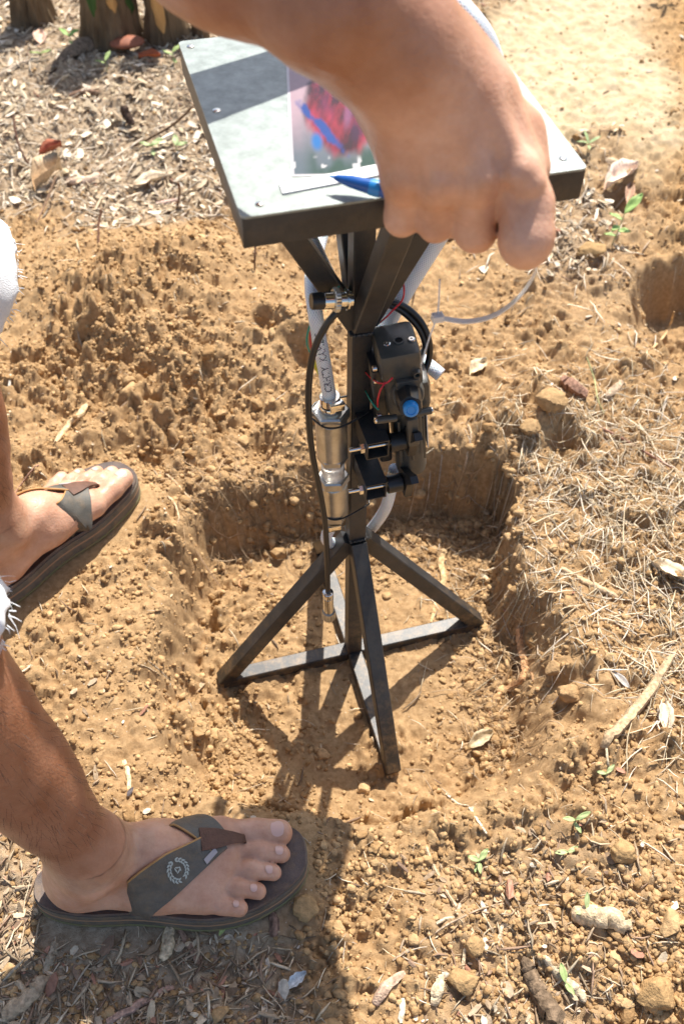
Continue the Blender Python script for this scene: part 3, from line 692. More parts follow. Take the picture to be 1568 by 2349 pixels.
# dark printed letters on the rising hose: children of that hose
def letters(txt, P, r, size, host, step=None):
    cu_ = bpy.data.curves.new('t', 'FONT'); cu_.body = txt; cu_.size = size; cu_.resolution_u = 2
    ob = bpy.data.objects.new('t', cu_); COL.objects.link(ob)
    dg = bpy.context.evaluated_depsgraph_get(); me = ob.evaluated_get(dg).to_mesh()
    V = np.array([v.co[:] for v in me.vertices]); F = [tuple(p.vertices) for p in me.polygons]
    bpy.data.objects.remove(ob)
    S_ = np.concatenate([[0], np.cumsum(np.linalg.norm(np.diff(P, axis=0), axis=1))]); out = []
    L_ = V[:, 0].max(); s0 = (S_[-1]-L_)/2
    for x, y, _ in V:
        s_ = s0+x; i = min(max(np.searchsorted(S_, s_)-1, 0), len(P)-2); t = (s_-S_[i])/(S_[i+1]-S_[i])
        c = P[i]*(1-t)+P[i+1]*t; T = unit(P[i+1]-P[i]); vw = unit(CAM_P-c); vw = unit(vw-T*(vw@T)); sd = np.cross(vw, T)
        a = (y-size*.35)/r; out.append(c+(vw*math.cos(a)+sd*math.sin(a))*(r+.0003))
    mk('printed_letters', out, F, M_INK, host, smooth=False)
PH_ = spline([b0, uy(752, 890, -.004), uy(740, 820, -.002), uy(729, 760, 0), uy(722, 712, .006)], 8)
letters('CRHTY  KAM2 5', PH_, .0072, .0105, hz_top)

# ------------------------------------------------------------------ cables, wires, connectors
hose([uy(798, 695, -.030), uy(772, 716, -.034), uy(742, 755, -.034), uy(718, 810, -.034), uy(708, 880, -.034), uy(708, 960, -.034), uy(716, 1040, -.032), uy(732, 1120, -.030), uy(744, 1190, -.03), uy(749, 1260, -.03), uy(752, 1365, -.032)], .0033,
     'black_cable', 'long black round cable hanging left of the zinc fittings', 'cable', M=M_RUBBER, n=12)
for k, (dx, dy, lab) in enumerate(((0, 0, 'outer black cable arching from the post behind the pump head'), (-9, 9, 'inner black cable arching from the post into the pump head'))):
    pts = [uy(850, 700, .02), uy(895+dx*.3, 692+dy*.9, .012), uy(935+dx, 708+dy, .008), uy(968+dx, 742+dy, .0), uy(984+dx, 785+dy*.6, -.008)]
    pts += [uy(983, 825, -.012), uy(968, 860, -.02)] if k == 0 else [uy(968, 810, -.015), uy(958, 830, -.03)]
    hose(pts, .0032, 'black_cable', lab, 'cable', M=M_RUBBER, n=12)
def wire(pts, M, lab, r=.0009): return hose(pts, r, 'thin_wire', lab, 'wire', M=M, n=8)
wire([uy(778, 656, -.012), uy(760, 672, -.01), uy(738, 690, .0), uy(722, 718, .004), uy(706, 760, .0), uy(704, 790, 0), uy(714, 815, .01)], M_GREEN, 'green wire bowing left from the metal connector')
wire([uy(735, 700, .002), uy(720, 735, .004), uy(711, 770, .002), uy(716, 815, .01)], M_RED, 'red wire beside the green one left of the post')
wire([uy(716, 818, .01), uy(724, 842, .014), uy(737, 868, .012)], M_YELLOW, 'short yellow wire behind the printed hose', r=.0016)
wire([uy(918, 630, .02), uy(926, 660, .0), uy(922, 688, .0), uy(900, 712, -.002), uy(880, 732, -.004), uy(845, 760, .02)], M_RED, 'red wire crossing in front of the slanting white hose')
wire([uy(838, 854, -.008), uy(852, 868, -.03), uy(868, 878, -.05), uy(886, 878, PY-.004), uy(900, 866, PY-.004)], M_RED, 'red wire running from the post onto the pump front')
wire([uy(884, 876, PY-.003), uy(872, 895, PY-.006), uy(866, 918, PY-.004), uy(866, 938, -.03)], M_RED, 'short red wire hanging beside the pump housing')
wire([uy(838, 896, -.01), uy(848, 915, -.03), uy(858, 930, -.04), uy(868, 940, -.045)], M_GREEN, 'green wire between the post and the pump')
def ring_tie(pts, lab, r=.0011, M=None):
    P = [np.array(p_) for p_ in pts]+[np.array(pts[0])]
    ob = MB().loft(spline(P, 5), r, n=8).build('cable_tie', M or M_RUBBER, origin=P[0], auto=None); return tag(ob, lab, 'cable tie', 'cable ties round the post')
for yy, rr_, lab in ((948, .0207, 'black cable tie holding the top of the zinc fittings to the post'), (1166, .0166, 'black cable tie holding the bottom of the zinc fittings to the post')):
    c = fa+fx*fpos(yy); z = c[2]; xr_ = tl((0, 0, z))[0]+h2+.0015
    ring_tie([(c[0]-rr_, c[1], z-.001), (c[0]-rr_*.5, c[1]-rr_*.87, z), (c[0]+rr_*.4, c[1]-rr_*.98, z), (0.0, -h2-.0045, z+.003), (xr_, -h2-.001, z+.005), (xr_+.0006, h2, z+.004), (0, h2+.002, z+.002), (c[0]+rr_*.4, c[1]+rr_*.95, z), (c[0]-rr_*.6, c[1]+rr_*.85, z)], lab)
def connector(A, B, L, label):
    A = np.array(A); ax = unit(np.array(B)-A); e = empty('round_connector', A); tag(e, label, 'connector')
    prof = L
    for nm, M, seg in prof:
        if nm == 'knurled_ring':
            th = np.arange(48)*2*math.pi/48; rr = 1+.03*((np.arange(48) % 2)*2-1)
            MB().turn(A, ax, seg, sec=np.stack([np.cos(th)*rr, np.sin(th)*rr], 1)).build(nm, M, e)
        else: MB().turn(A, ax, seg, n=28).build(nm, M, e)
    return e
c0 = uy(713, 691, -.028); c1 = uy(806, 686, -.028); cl = np.linalg.norm(c1-c0)
connector(c0, c1, [('rubber_boot', M_RUBBER, [(0, .0068), (.001, .0074), (cl*.30, .0076)]),
     ('barrel', M_CHROME, [(cl*.29, .0072), (cl*.31, .0078), (cl*.58, .0078), (cl*.60, .0070), (cl*.9, .0070)]),
     ('knurled_ring', M_STEEL, [(cl*.54, .0098), (cl*.56, .0108), (cl*.66, .0108), (cl*.68, .0098)]),
     ('flange', M_CHROME, [(cl*.84, .0066), (cl*.86, .0096), (cl*.90, .0096), (cl*.92, .0070), (cl*1.0, .0068)])], 'nickel round connector with black boot lying against the post')
d0 = uy(752, 1358, -.032); d1 = uy(754, 1418, -.030); dl = np.linalg.norm(d1-d0)
connector(d0, d1, [('collar', M_CHROME, [(0, .0045), (.001, .0066), (dl*.16, .0066), (dl*.2, .0058)]),
     ('barrel', M_CHROME, [(dl*.19, .0064), (dl*.74, .0066)]),
     ('knurled_ring', M_STEEL, [(dl*.72, .0080), (dl*.76, .0086), (dl*.93, .0086), (dl*.97, .0078)]),
     ('socket', M_CHROME, [(dl*.95, .0070), (dl*1.0, .0068)])], 'nickel connector dangling at the lower end of the black cable')

# ------------------------------------------------------------------ implicit surfaces (for the person)
def cone_d(X, a, b, ra, rb):
    ba = b-a; L = max(ba@ba, 1e-12); h = np.clip((X-a)@ba/L, 0, 1)
    return np.linalg.norm(X-a-h[:, None]*ba, axis=1)-(ra+(rb-ra)*h)
def ell_d(X, c, R, r):
    q = (X-c)@R.T; k0 = np.linalg.norm(q/r, axis=1); k1 = np.linalg.norm(q/(r*r), axis=1)
    return k0*(k0-1)/np.maximum(k1, 1e-9)
def smin(a, b, k):
    h = np.maximum(k-np.abs(a-b), 0)/k; return np.minimum(a, b)-h*h*k*0.25
class Body:
    """groups of tapered cones / ellipsoids; blended inside a group, then joined in order"""
    def __init__(s): s.g = []
    def group(s, prims, k, join): s.g.append((prims, k, join)); return s
    def __call__(s, X, cull=None):
        tot = None
        for prims, k, join in s.g:
            g = None
            for p_ in prims:
                if len(p_) == 4: d = cone_d(X, *p_)
                else: d = ell_d(X, p_[0], p_[1], p_[2])
                g = d if g is None else smin(g, d, k)
            tot = g if tot is None else smin(tot, g, join)
        return tot
    def sub(s, c, rad):
        """copy that only keeps the prims near a block"""
        o = Body()
        for prims, k, join in s.g:
            keep = []
            for p_ in prims:
                d = (cone_d(c[None], *p_) if len(p_) == 4 else ell_d(c[None], p_[0], p_[1], p_[2]))[0]
                if d < rad+k+join: keep.append(p_)
            if keep: o.g.append((keep, k, join))
        return o
def surface(f, lo, hi, vox, disp=None, B=14):
    """surface nets on sparse blocks; lo, hi are the clip box"""
    lo = np.asarray(lo, float); nb = np.maximum(1, np.ceil((np.asarray(hi)-lo)/(vox*B)).astype(int))
    hd = vox*B*0.5*1.7321
    I = np.stack(np.meshgrid(*[np.arange(n) for n in nb], indexing='ij'), -1).reshape(-1, 3)
    Cc = lo+(I+.5)*vox*B
    d = f(Cc); act = I[np.abs(d) < hd+0.012]
    N3 = nb*B+3
    keys = []; verts = []; E_ = []
    g = np.arange(-1, B+1)          # one extra corner so each block is self sufficient
    off = np.stack(np.meshgrid(g, g, g, indexing='ij'), -1)
    for b in act:
        c = lo+(b+.5)*vox*B; fs = f.sub(c, hd+.004)
        if not fs.g: continue
        ic = off+b*B; X = lo+ic*vox; v = fs(X.reshape(-1, 3))
        if disp is not None: v = v+disp(X.reshape(-1, 3))
        v = v.reshape(B+2, B+2, B+2)
        if v.min() > 0 or v.max() < 0: continue
        s = v < 0; n = B+1          # cells (-1..B-1)
        cs = sum(s[i:i+n, j:j+n, k:k+n].astype(int) for i in (0, 1) for j in (0, 1) for k in (0, 1))
        cr = (cs > 0) & (cs < 8)
        ci = np.argwhere(cr)
        if len(ci) == 0: continue
        acc = np.zeros((len(ci), 3)); cnt = np.zeros(len(ci))
        for ax in range(3):
            o1, o2 = [q for q in range(3) if q != ax]
            for u in (0, 1):
                for w in (0, 1):
                    p0 = ci.copy(); p0[:, o1] += u; p0[:, o2] += w; p1 = p0.copy(); p1[:, ax] += 1
                    a = v[tuple(p0.T)]; bb = v[tuple(p1.T)]; x = (a < 0) != (bb < 0)
                    t = np.where(x, a/np.where(x, a-bb, 1), 0); pt = p0.astype(float); pt[:, ax] += t
                    acc += np.where(x[:, None], pt, 0); cnt += x
        gi = ci+b*B-1
        pos = lo+(acc/cnt[:, None]+b*B-1)*vox
        key = ((gi[:, 0]+1)*N3[1]+gi[:, 1]+1)*N3[2]+gi[:, 2]+1
        keys.append(key); verts.append(pos)
        for ax in range(3):         # edges owned by this block: start corner in 0..B-1
            sl = [slice(1, B+1)]*3; s0 = s[tuple(sl)]
            sl2 = list(sl); sl2[ax] = slice(2, B+2); s1 = s[tuple(sl2)]
            e = np.argwhere(s0 != s1)
            if len(e): E_.append((ax, e+b*B, s0[tuple(e.T)]))
    K = np.concatenate(keys); V = np.concatenate(verts); K, ui = np.unique(K, return_index=True); V = V[ui]
    def find(c):
        k = ((c[:, 0]+1)*N3[1]+c[:, 1]+1)*N3[2]+c[:, 2]+1; i = np.searchsorted(K, k); i = np.clip(i, 0, len(K)-1)
        return np.where(K[i] == k, i, -1)
    F = []
    for ax, e, inside in E_:
        o1, o2 = [(1, 2), (2, 0), (0, 1)][ax]
        q = []
        for u, w in ((0, 0), (-1, 0), (-1, -1), (0, -1)):
            c = e.copy(); c[:, o1] += u; c[:, o2] += w; q.append(find(c))
        q = np.stack(q, 1); ok = (q >= 0).all(1); q = q[ok]; ins = inside[ok]
        q[~ins] = q[~ins][:, ::-1]; F.append(q)
    F = np.concatenate(F)
    return V, F
def smooth_mesh(V, F, it=2, lam=.5):
    E = np.concatenate([F[:, [0, 1]], F[:, [1, 2]], F[:, [2, 3]], F[:, [3, 0]]]); n = len(V)
    for _ in range(it):
        S = np.zeros((n, 3)); c = np.zeros(n)
        for k in range(3): S[:, k] = np.bincount(E[:, 0], V[E[:, 1], k], n)+np.bincount(E[:, 1], V[E[:, 0], k], n)
        c = np.bincount(E[:, 0], minlength=n)+np.bincount(E[:, 1], minlength=n)
        V = V+lam*(S/np.maximum(c, 1)[:, None]-V)
    return V

# ------------------------------------------------------------------ person
def foot_groups(side):
    """right foot, heel at x=0, toes +x, big toe +y; side=-1 mirrors"""
    A = lambda x, y, z: np.array([x, y*side, z])
    F0 = [(A(.034, 0, .036), A(.046, 0, .060), .030, .031), (A(.046, 0, .060), A(.060, .001, .100), .031, .032),
          (A(.056, .001, .078), A(.115, .006, .054), .032, .027), (A(.115, .006, .054), A(.168, .010, .030), .027, .019),
          (A(.030, -.002, .028), A(.030, .002, .024), .028, .024),
          (A(.040, -.010, .020), A(.110, -.022, .020), .022, .020), (A(.110, -.022, .020), A(.165, -.036, .015), .020, .0135),
          (A(.050, .018, .030), A(.115, .022, .034), .020, .018), (A(.115, .022, .034), A(.182, .030, .024), .020, .020),
          (A(.12, .010, .040), A(.190, .011, .021), .019, .0145), (A(.12, .0, .036), A(.184, -.007, .019), .018, .0135),
          (A(.12, -.010, .032), A(.175, -.022, .017), .018, .0130),
          (A(.062, .030, .082), A(.064, .029, .080), .010, .009), (A(.056, -.031, .072), A(.057, -.030, .070), .010, .009),
          (A(.028, 0, .055), A(.026, 0, .11), .014, .013)]
    toes = [[(A(.188, .031, .020), A(.222, .0305, .0190), .0170, .0142), (A(.222, .0305, .0190), A(.247, .0285, .0170), .0150, .0140)],
            [(A(.190, .011, .020), A(.224, .0095, .021), .0112, .0098), (A(.224, .0095, .021), A(.247, .006, .0140), .0102, .0100)],
            [(A(.184, -.007, .019), A(.214, -.0095, .020), .0106, .0093), (A(.214, -.0095, .020), A(.237, -.0125, .0130), .0096, .0093)],
            [(A(.174, -.022, .017), A(.199, -.0265, .0185), .0104, .0092), (A(.199, -.0265, .0185), A(.220, -.0305, .0125), .0092, .0090)],
            [(A(.160, -.036, .015), A(.182, -.0415, .0155), .0104, .0094), (A(.182, -.0415, .0155), A(.200, -.0460, .0120), .0096, .0092)]]
    return F0, toes
TOP = 0.0335        # footbed height above the ground in sandal coordinates
def xf(fr, v): return fr[0]@np.asarray(v, float)+fr[1]
def place(prims, fr, off): return [(xf(fr, a+off), xf(fr, b+off), ra, rb) for a, b, ra, rb in prims]
OFF = np.array([.012, 0, TOP-.0035])
legs = {}
KNEE = {1: uz(-190, 1490, .545), -1: uz(-175, 640, .585)}
HIP = {1: np.array([-.66, -.14, .84]), -1: np.array([-.66, .10, .86])}
body = Body(); footf = {}
for side, fr in ((1, FR_R), (-1, FR_L)):
    F0, toes = foot_groups(side)
    loc = Body(); loc.group(F0, .020, .01)
    for t_ in toes: loc.group(t_, .006, .0030)
    footf[side] = loc
    ank = xf(fr, np.array([.058, 0, .098])+OFF); kn = KNEE[side]; hp = HIP[side]
    dl_ = unit(kn-ank); back = -fr[0][:, 0]; back = unit(back-dl_*(back@dl_))
    p_ = lambda t, b=0.: ank+(kn-ank)*t+back*b
    leg = [(ank, p_(.22, .004), .0325, .035), (p_(.22, .004), p_(.48, .008), .034, .043), (p_(.48, .008), p_(.74, .010), .043, .050),
           (p_(.74, .012), p_(.96, .002), .053, .050), (p_(.95, -.008), p_(1.03, -.006), .048, .050), (kn, kn+(hp-kn)*.35, .056, .066),
           (kn+(hp-kn)*.35, hp, .066, .088), (p_(.1, .018), p_(.45, .030), .014, .036), (p_(.35, -.006), p_(.8, -.004), .036, .044)]
    legs[side] = leg
    body.group(place(F0, fr, OFF)+leg, .020, .03)
    for t_ in toes: body.group(place(t_, fr, OFF), .006, .0030)
# torso, off to the left, bent forward
pel = np.array([-.69, -.02, .90]); chest = np.array([-.53, .12, 1.14]); neck = np.array([-.44, .18, 1.36])
shR = np.array([-.41, .04, 1.20]); shL = np.array([-.40, .31, 1.22])
elR = ud(470, -200, .585); elL = np.array([-.18, .105, 1.02])
haL = np.array([.10, .24, 1.085])  # unseen left arm, pose added so its shadow band falls across the plate
body.group([(HIP[1], HIP[-1], .095, .095), (pel, chest, .12, .125), (chest, neck-(0, 0, .08), .12, .09), (shR+(-.03, .02, -.02), shL, .065, .065), (neck-(0, 0, .06), neck+(.02, 0, .05), .055, .052)], .08, .06)
hd_ = np.array([-.40, .18, 1.48]); body.group([(hd_+(-.015, 0, .03), hd_+(.0, 0, .02), .088, .085), (hd_+(.03, 0, -.03), hd_+(.055, 0, -.075), .062, .042), (hd_+(.09, 0, .0), hd_+(.108, 0, -.022), .008, .014), (hd_+(.0, -.088, -.01), hd_+(0, -.092, .01), .014, .012), (hd_+(.0, .088, -.01), hd_+(0, .092, .01), .014, .012), (hd_+(.085, -.02, -.058), hd_+(.085, .02, -.058), .010, .010)], .02, .03)
body.group([(shR, elR, .052, .048), (shL, elL, .050, .040), (elL, haL, .038, .028), (haL, haL+(.05, .02, 0), .032, .028), (haL+(.05, .02, 0), haL+(.09, .03, -.02), .022, .014)], .03, .05)
# forearm and hand, joints given where they are seen: (px, py, depth, radius)
def gsc(px, py): return 1.09-.09*min(1.0, max(0, -((px-1000)*.83+(py-190)*.56)/300))
def J(a): k_ = gsc(a[0], a[1]); return ud(a[0], a[1], a[2]*k_), a[3]*k_
def C(a, b): A_, ra = J(a); B_, rb = J(b); return (A_, B_, ra, rb)
arm = [C((470, -200, .585, .042), (565, -125, .575, .0430)), C((565, -125, .575, .0430), (770, -5, .565, .0400)), C((770, -5, .565, .0400), (915, 105, .562, .0330)),
       C((915, 105, .562, .0330), (1000, 190, .568, .031)), C((938, 100, .567, .0235), (1032, 190, .572, .0215)), C((870, 125, .568, .029), (935, 230, .575, .024))]
palm = [C((985, 195, .572, .033), (1030, 300, .585, .033)), C((925, 270, .585, .0215), (930, 402, .60, .0165)), C((985, 260, .580, .022), (1005, 410, .592, .0165)),
        C((1060, 240, .578, .024), (1092, 402, .586, .0172)), C((1105, 235, .580, .022), (1175, 380, .590, .0180)), C((1000, 330, .60, .028), (1090, 315, .60, .025)),
        C((1085, 220, .588, .0215), (1178, 310, .602, .016)), C((1183, 305, .600, .017), (1205, 385, .605, .015)), C((1025, 165, .578, .0195), (1090, 240, .584, .0205)),
        C((1040, 250, .5600, .0085), (1102, 400, .5700, .0065)), C((985, 260, .5635, .0080), (1008, 410, .5745, .0060)), C((1100, 230, .5610, .0085), (1188, 375, .5725, .0070)), C((930, 290, .5720, .0075), (930, 410, .5820, .0055)),
        C((1198, 398, .5745, .0105), (1208, 418, .5775, .0110)), C((1100, 420, .5765, .0090), (1100, 430, .580, .009)), C((1008, 430, .5825, .0085), (1008, 440, .586, .0085)), C((928, 420, .5905, .0080), (928, 430, .594, .008))]
fingers = [[C((934, 415, .602, .0148), (921, 502, .622, .0104)), C((921, 502, .622, .0104), (940, 480, .650, .0115)), C((940, 480, .650, .0115), (960, 430, .655, .0095))],
           [C((1006, 420, .594, .0152), (1000, 512, .618, .0112)), C((1000, 512, .618, .0112), (1005, 500, .650, .0110)), C((1005, 500, .650, .0125), (1020, 440, .655, .010))],
           [C((1092, 415, .588, .0160), (1090, 530, .615, .0125)), C((1090, 530, .615, .0125), (1085, 515, .648, .013)), C((1085, 515, .648, .012), (1090, 455, .655, .0105))],
           [C((1182, 390, .590, .0175), (1206, 470, .592, .0155)), C((1206, 470, .592, .0165), (1207, 545, .596, .0158)), C((1207, 545, .596, .0158), (1206, 556, .600, .0158)), C((1207, 550, .604, .0145), (1180, 520, .632, .012)), C((1180, 520, .632, .012), (1160, 480, .640, .0105))],
           [C((1150, 300, .612, .020), (1165, 420, .640, .0155)), C((1165, 420, .640, .0155), (1190, 500, .646, .013)), C((1190, 500, .646, .013), (1205, 555, .635, .0115))]]
body.group(arm, .020, .04)
body.group(palm, .0085, .022)
for f_ in fingers: body.group(f_, .006, .0035)
# surface relief: knuckle creases and tendons come with the shape; gentle lumps keep it from reading as lathe work
CREASE = [(ud(842, 292, .640), ud(905, 298, .628), .0024, .0016), (ud(905, 298, .628), ud(960, 292, .62), .0024, .0009)]
def lumps(X):
    g_ = 0
    for a, b, w_, am in CREASE:
        g_ = g_+am*np.exp(-(cone_d(X, a, b, 0, 0)/w_)**2)
    return g_+0.0010*(vnoise(X[:, 0]*55+X[:, 2]*21, X[:, 1]*55+X[:, 2]*37, 5)-.5)+0.0006*(vnoise(X[:, 0]*150+X[:, 2]*60, X[:, 1]*150-X[:, 2]*90, 6)-.5)
person = empty('person', (FR_R[1][0], FR_R[1][1], SZ))
tag(person, 'person in white cut-off shorts and flip-flops reaching over the stand', 'person')
parts = []
def region(lo, hi, vox): parts.append(surface(body, lo, hi, vox, lumps))
def zcut(lo, hi): return lo, hi
# fine regions: two feet with lower legs, the hand with forearm; coarse: everything else
hc = ud(1030, 330, .655)
boxes = []
for fr in (FR_R, FR_L):
    P = np.array([xf(fr, (x, y, 0)) for x in (-.02, .31) for y in (-.07, .07)]); boxes.append((np.r_[P.min(0)[:2], SZ-.01], np.r_[P.max(0)[:2], SZ+.118]))
boxes.append((hc-(.20, .14, .12), hc+(.16, .26, .20)))
for (lo, hi), vx in zip(boxes, (.0018, .0018, .0021)): region(lo, hi, vx)
V1 = parts
cs_ = surface(body, (-1.0, -.45, SZ+.05), (.26, .62, 1.62), .006)
Vc, Fc = cs_
cen = Vc[Fc].mean(1); keep = np.ones(len(Fc), bool)
for lo, hi in boxes:
    keep &= ~np.all((cen > np.asarray(lo)+.004) & (cen < np.asarray(hi)-.004), axis=1)
Fc = Fc[keep]; parts = V1+[(Vc, Fc)]
VV = []; FF = []; n0 = 0
for V, F in parts:
    V = smooth_mesh(V, F, 2, .45); VV.append(V); FF.append(F+n0); n0 += len(V)
VV = np.concatenate(VV); FF = np.concatenate(FF)
# weld coincident border points and drop loose ones
used = np.unique(FF); mp_ = -np.ones(len(VV), int); mp_[used] = np.arange(len(used)); VV = VV[used]; FF = mp_[FF]
tan_ = np.zeros(len(VV))
for side, fr in ((1, FR_R), (-1, FR_L)):
    a = xf(fr, np.array([.058, 0, .098])+OFF); near = np.hypot(VV[:, 0]-a[0], VV[:, 1]-a[1]) < .30
    tan_ = np.where(near & (VV[:, 2] < .7), np.maximum(tan_, sstep(SZ+.10, SZ+.19, VV[:, 2]+.01*fbm(VV[:, 0]*30, VV[:, 1]*30+VV[:, 2]*20, 3, 2))), tan_)
px_, py_ = proj(VV); wr = (px_-1000)*.62+(py_-190)*.78
tan_ = np.where(VV[:, 2] > .72, sstep(120, -160, wr)*.85, tan_)
bobj = mk('body', VV, FF, M_SKIN, person, tan=tan_)
# toenails
for side, fr in ((1, FR_R), (-1, FR_L)):
    for (x, y, z, w, l, tl_) in ((.2475, .0288, .0285, .0088, .0080, .55), (.2480, .007, .0212, .0050, .0048, .75), (.2362, -.012, .0198, .0045, .0043, .75), (.2190, -.0295, .0190, .0042, .0040, .75), (.2000, -.0437, .0185, .0036, .0034, .75)):
        V = []; F = []; n_ = 7
        f = footf[side]
        for i in range(n_):
            for j in range(n_):
                u = (i/(n_-1)*2-1); v_ = (j/(n_-1)*2-1); k = math.sqrt(max(0, 1-.45*u*u)); 
                X = np.array([x-.003+v_*l*.9*k, (y+u*w*math.sqrt(1-.35*v_*v_))*side, 0.06])
                for _ in range(26):
                    d = f(X[None])[0]
                    if d < .0002: break
                    X = X-np.array([0, 0, 1.])*max(d*.8, .0002)
                    if X[2] < .005: break
                V.append(xf(fr, X+OFF+(0, 0, .0006*(1-.7*u*u))))
        F = [(i*n_+j, (i+1)*n_+j, (i+1)*n_+j+1, i*n_+j+1) if side > 0 else (i*n_+j, i*n_+j+1, (i+1)*n_+j+1, (i+1)*n_+j) for i in range(n_-1) for j in range(n_-1)]
        mk('toenail', V, F, M_NAIL, bobj)
# leg hair on the shins
hv = []; hf = []
for side in (1, -1):
    leg = legs[side]; ank = leg[0][0]; kn = KNEE[side]; B2 = Body(); B2.group(leg, .020, .03)
    N = 950 if side > 0 else 700
    t = RNG.uniform(.16, .95, N); ang = RNG.uniform(0, 2*math.pi, N); ax_ = unit(kn-ank); e1 = unit(np.cross(ax_, (0, 1, 0))); e2 = np.cross(ax_, e1)
    o_ = ank+t[:, None]*(kn-ank); dr_ = np.cos(ang)[:, None]*e1+np.sin(ang)[:, None]*e2; X = o_+dr_*.09
    for _ in range(14):
        d = B2(X); X = X-dr_*np.maximum(d, 0)[:, None]*.9
    ok = np.abs(B2(X)) < .002; X = X[ok]; dr_ = dr_[ok]
    for x, d in zip(X, dr_):
        L_ = random.uniform(.008, .017); dirv = unit(d*.55-ax_*random.uniform(.6, 1)+RNG.normal(0, .25, 3)); s_ = unit(np.cross(dirv, d)+1e-6)*.00012
        m_ = x+dirv*L_*.5+d*.001; e_ = x+dirv*L_
        n = len(hv); hv += [x-s_, x+s_, m_+s_*.8, m_-s_*.8, e_]; hf += [(n, n+1, n+2, n+3), (n+3, n+2, n+4)]
tag(mk('leg_hair', hv, hf, M_HAIR, bobj, smooth=False), kind='stuff')

# shorts: cloth tubes round the thighs and pelvis with a frayed hem at the knee
sh = Body()
hems = []; HR = []
for side in (1, -1):
    kn = KNEE[side]; hp = HIP[side]; dth = unit(hp-kn)
    st = kn-dth*(.035 if side > 0 else .060)+np.array([.0, 0, .0]); 
    sh.group([(st, kn+(hp-kn)*.4, .084 if side > 0 else .088, .088), (kn+(hp-kn)*.4, hp, .078, .102)], .03, .04); hems.append((st, dth)); HR.append(.0805 if side > 0 else .0845)
sh.group([(HIP[1], HIP[-1], .105, .105), (pel+(0, 0, -.04), pel+(0, 0, .03), .132, .13)], .05, .05)
class Cut:
    def __init__(s, f, planes): s.f = f; s.p = planes; s.g = [1]
    def __call__(s, X):
        d = s.f(X)+.0045*(vnoise(X[:, 0]*26+X[:, 2]*13, X[:, 1]*26+X[:, 2]*31, 9)-.5)+.0022*(vnoise(X[:, 0]*70+X[:, 2]*23, X[:, 1]*70-X[:, 2]*41, 19)-.5)
        for c, n in s.p:
            near = np.linalg.norm(X-c, axis=1) < .16
            d = np.where(near, np.maximum(d, -(X-c)@n+.0+.0015*np.sin(X[:, 1]*300)), d)
        return d
    def sub(s, c, r): return s
Vs, Fs = surface(Cut(sh, [(c+n*.012, n) for c, n in hems]), (-.95, -.42, .42), (-.2, .40, 1.1), .005)
Vs = smooth_mesh(Vs, Fs, 2, .4); mk('shorts', Vs, Fs, M_CLOTH, person)
shorts = bpy.data.objects['shorts']
fv = []; ff = []
for hi_, (c0_, n) in enumerate(hems):
    c = c0_+n*.012; e1 = unit(np.cross(n, (0, 1, .1))); e2 = np.cross(n, e1)
    for k in range(110):
        a = random.uniform(0, 2*math.pi); d = e1*math.cos(a)+e2*math.sin(a); r = HR[hi_]; x = c+d*r
        L_ = random.uniform(.003, .011)*(1.8 if random.random() < .10 else 1); dv = unit(-n*.8+d*random.uniform(-.3, .3)+np.array([0, 0, -.55])+RNG.normal(0, .3, 3)); s_ = unit(np.cross(dv, d))*.0005
        m_ = x+dv*L_*.5+RNG.normal(0, .0012, 3); e_ = x+dv*L_+RNG.normal(0, .002, 3); k_ = len(fv)
        fv += [x-s_, x+s_, m_+s_, m_-s_, e_+s_*.4, e_-s_*.4]; ff += [(k_, k_+1, k_+2, k_+3), (k_+3, k_+2, k_+4, k_+5)]
tag(mk('frayed_threads', fv, ff, M_CLOTH, shorts, smooth=False), kind='stuff')
# t-shirt on the torso
ts = Body(); ts.group([(pel+(0, 0, .05), chest, .135, .138), (chest, neck-(0, 0, .09), .135, .10), (shR+(-.03, .02, -.02), shL, .078, .078), (shR, shR+(elR-shR)*.40, .068, .066), (shL, shL+(elL-shL)*.4, .066, .062)], .06, .05)
Vt, Ft = surface(Cut(ts, []), (-.95, -.35, .80), (.0, .62, 1.5), .008); mk('t_shirt', smooth_mesh(Vt, Ft, 1), Ft, M_SHIRT, person)
hr = Body(); hr.group([(hd_+(-.022, 0, .036), hd_+(-.01, 0, .03), .092, .090), (hd_+(-.05, 0, -.03), hd_+(-.05, 0, -.01), .05, .06)], .03, .03)
Vh, Fh = surface(Cut(hr, []), hd_-.15, hd_+.16, .006); mk('hair', smooth_mesh(Vh, Fh, 1), Fh, M_HAIR, person)
for s_ in (-1, 1):
    MB().turn(hd_+(.074, .030*s_, -.002), (1, 0, 0), [(-.004, .008), (.004, .010), (.008, .007), (.010, .002)], n=14).build('eye', M_WHITE, bobj)

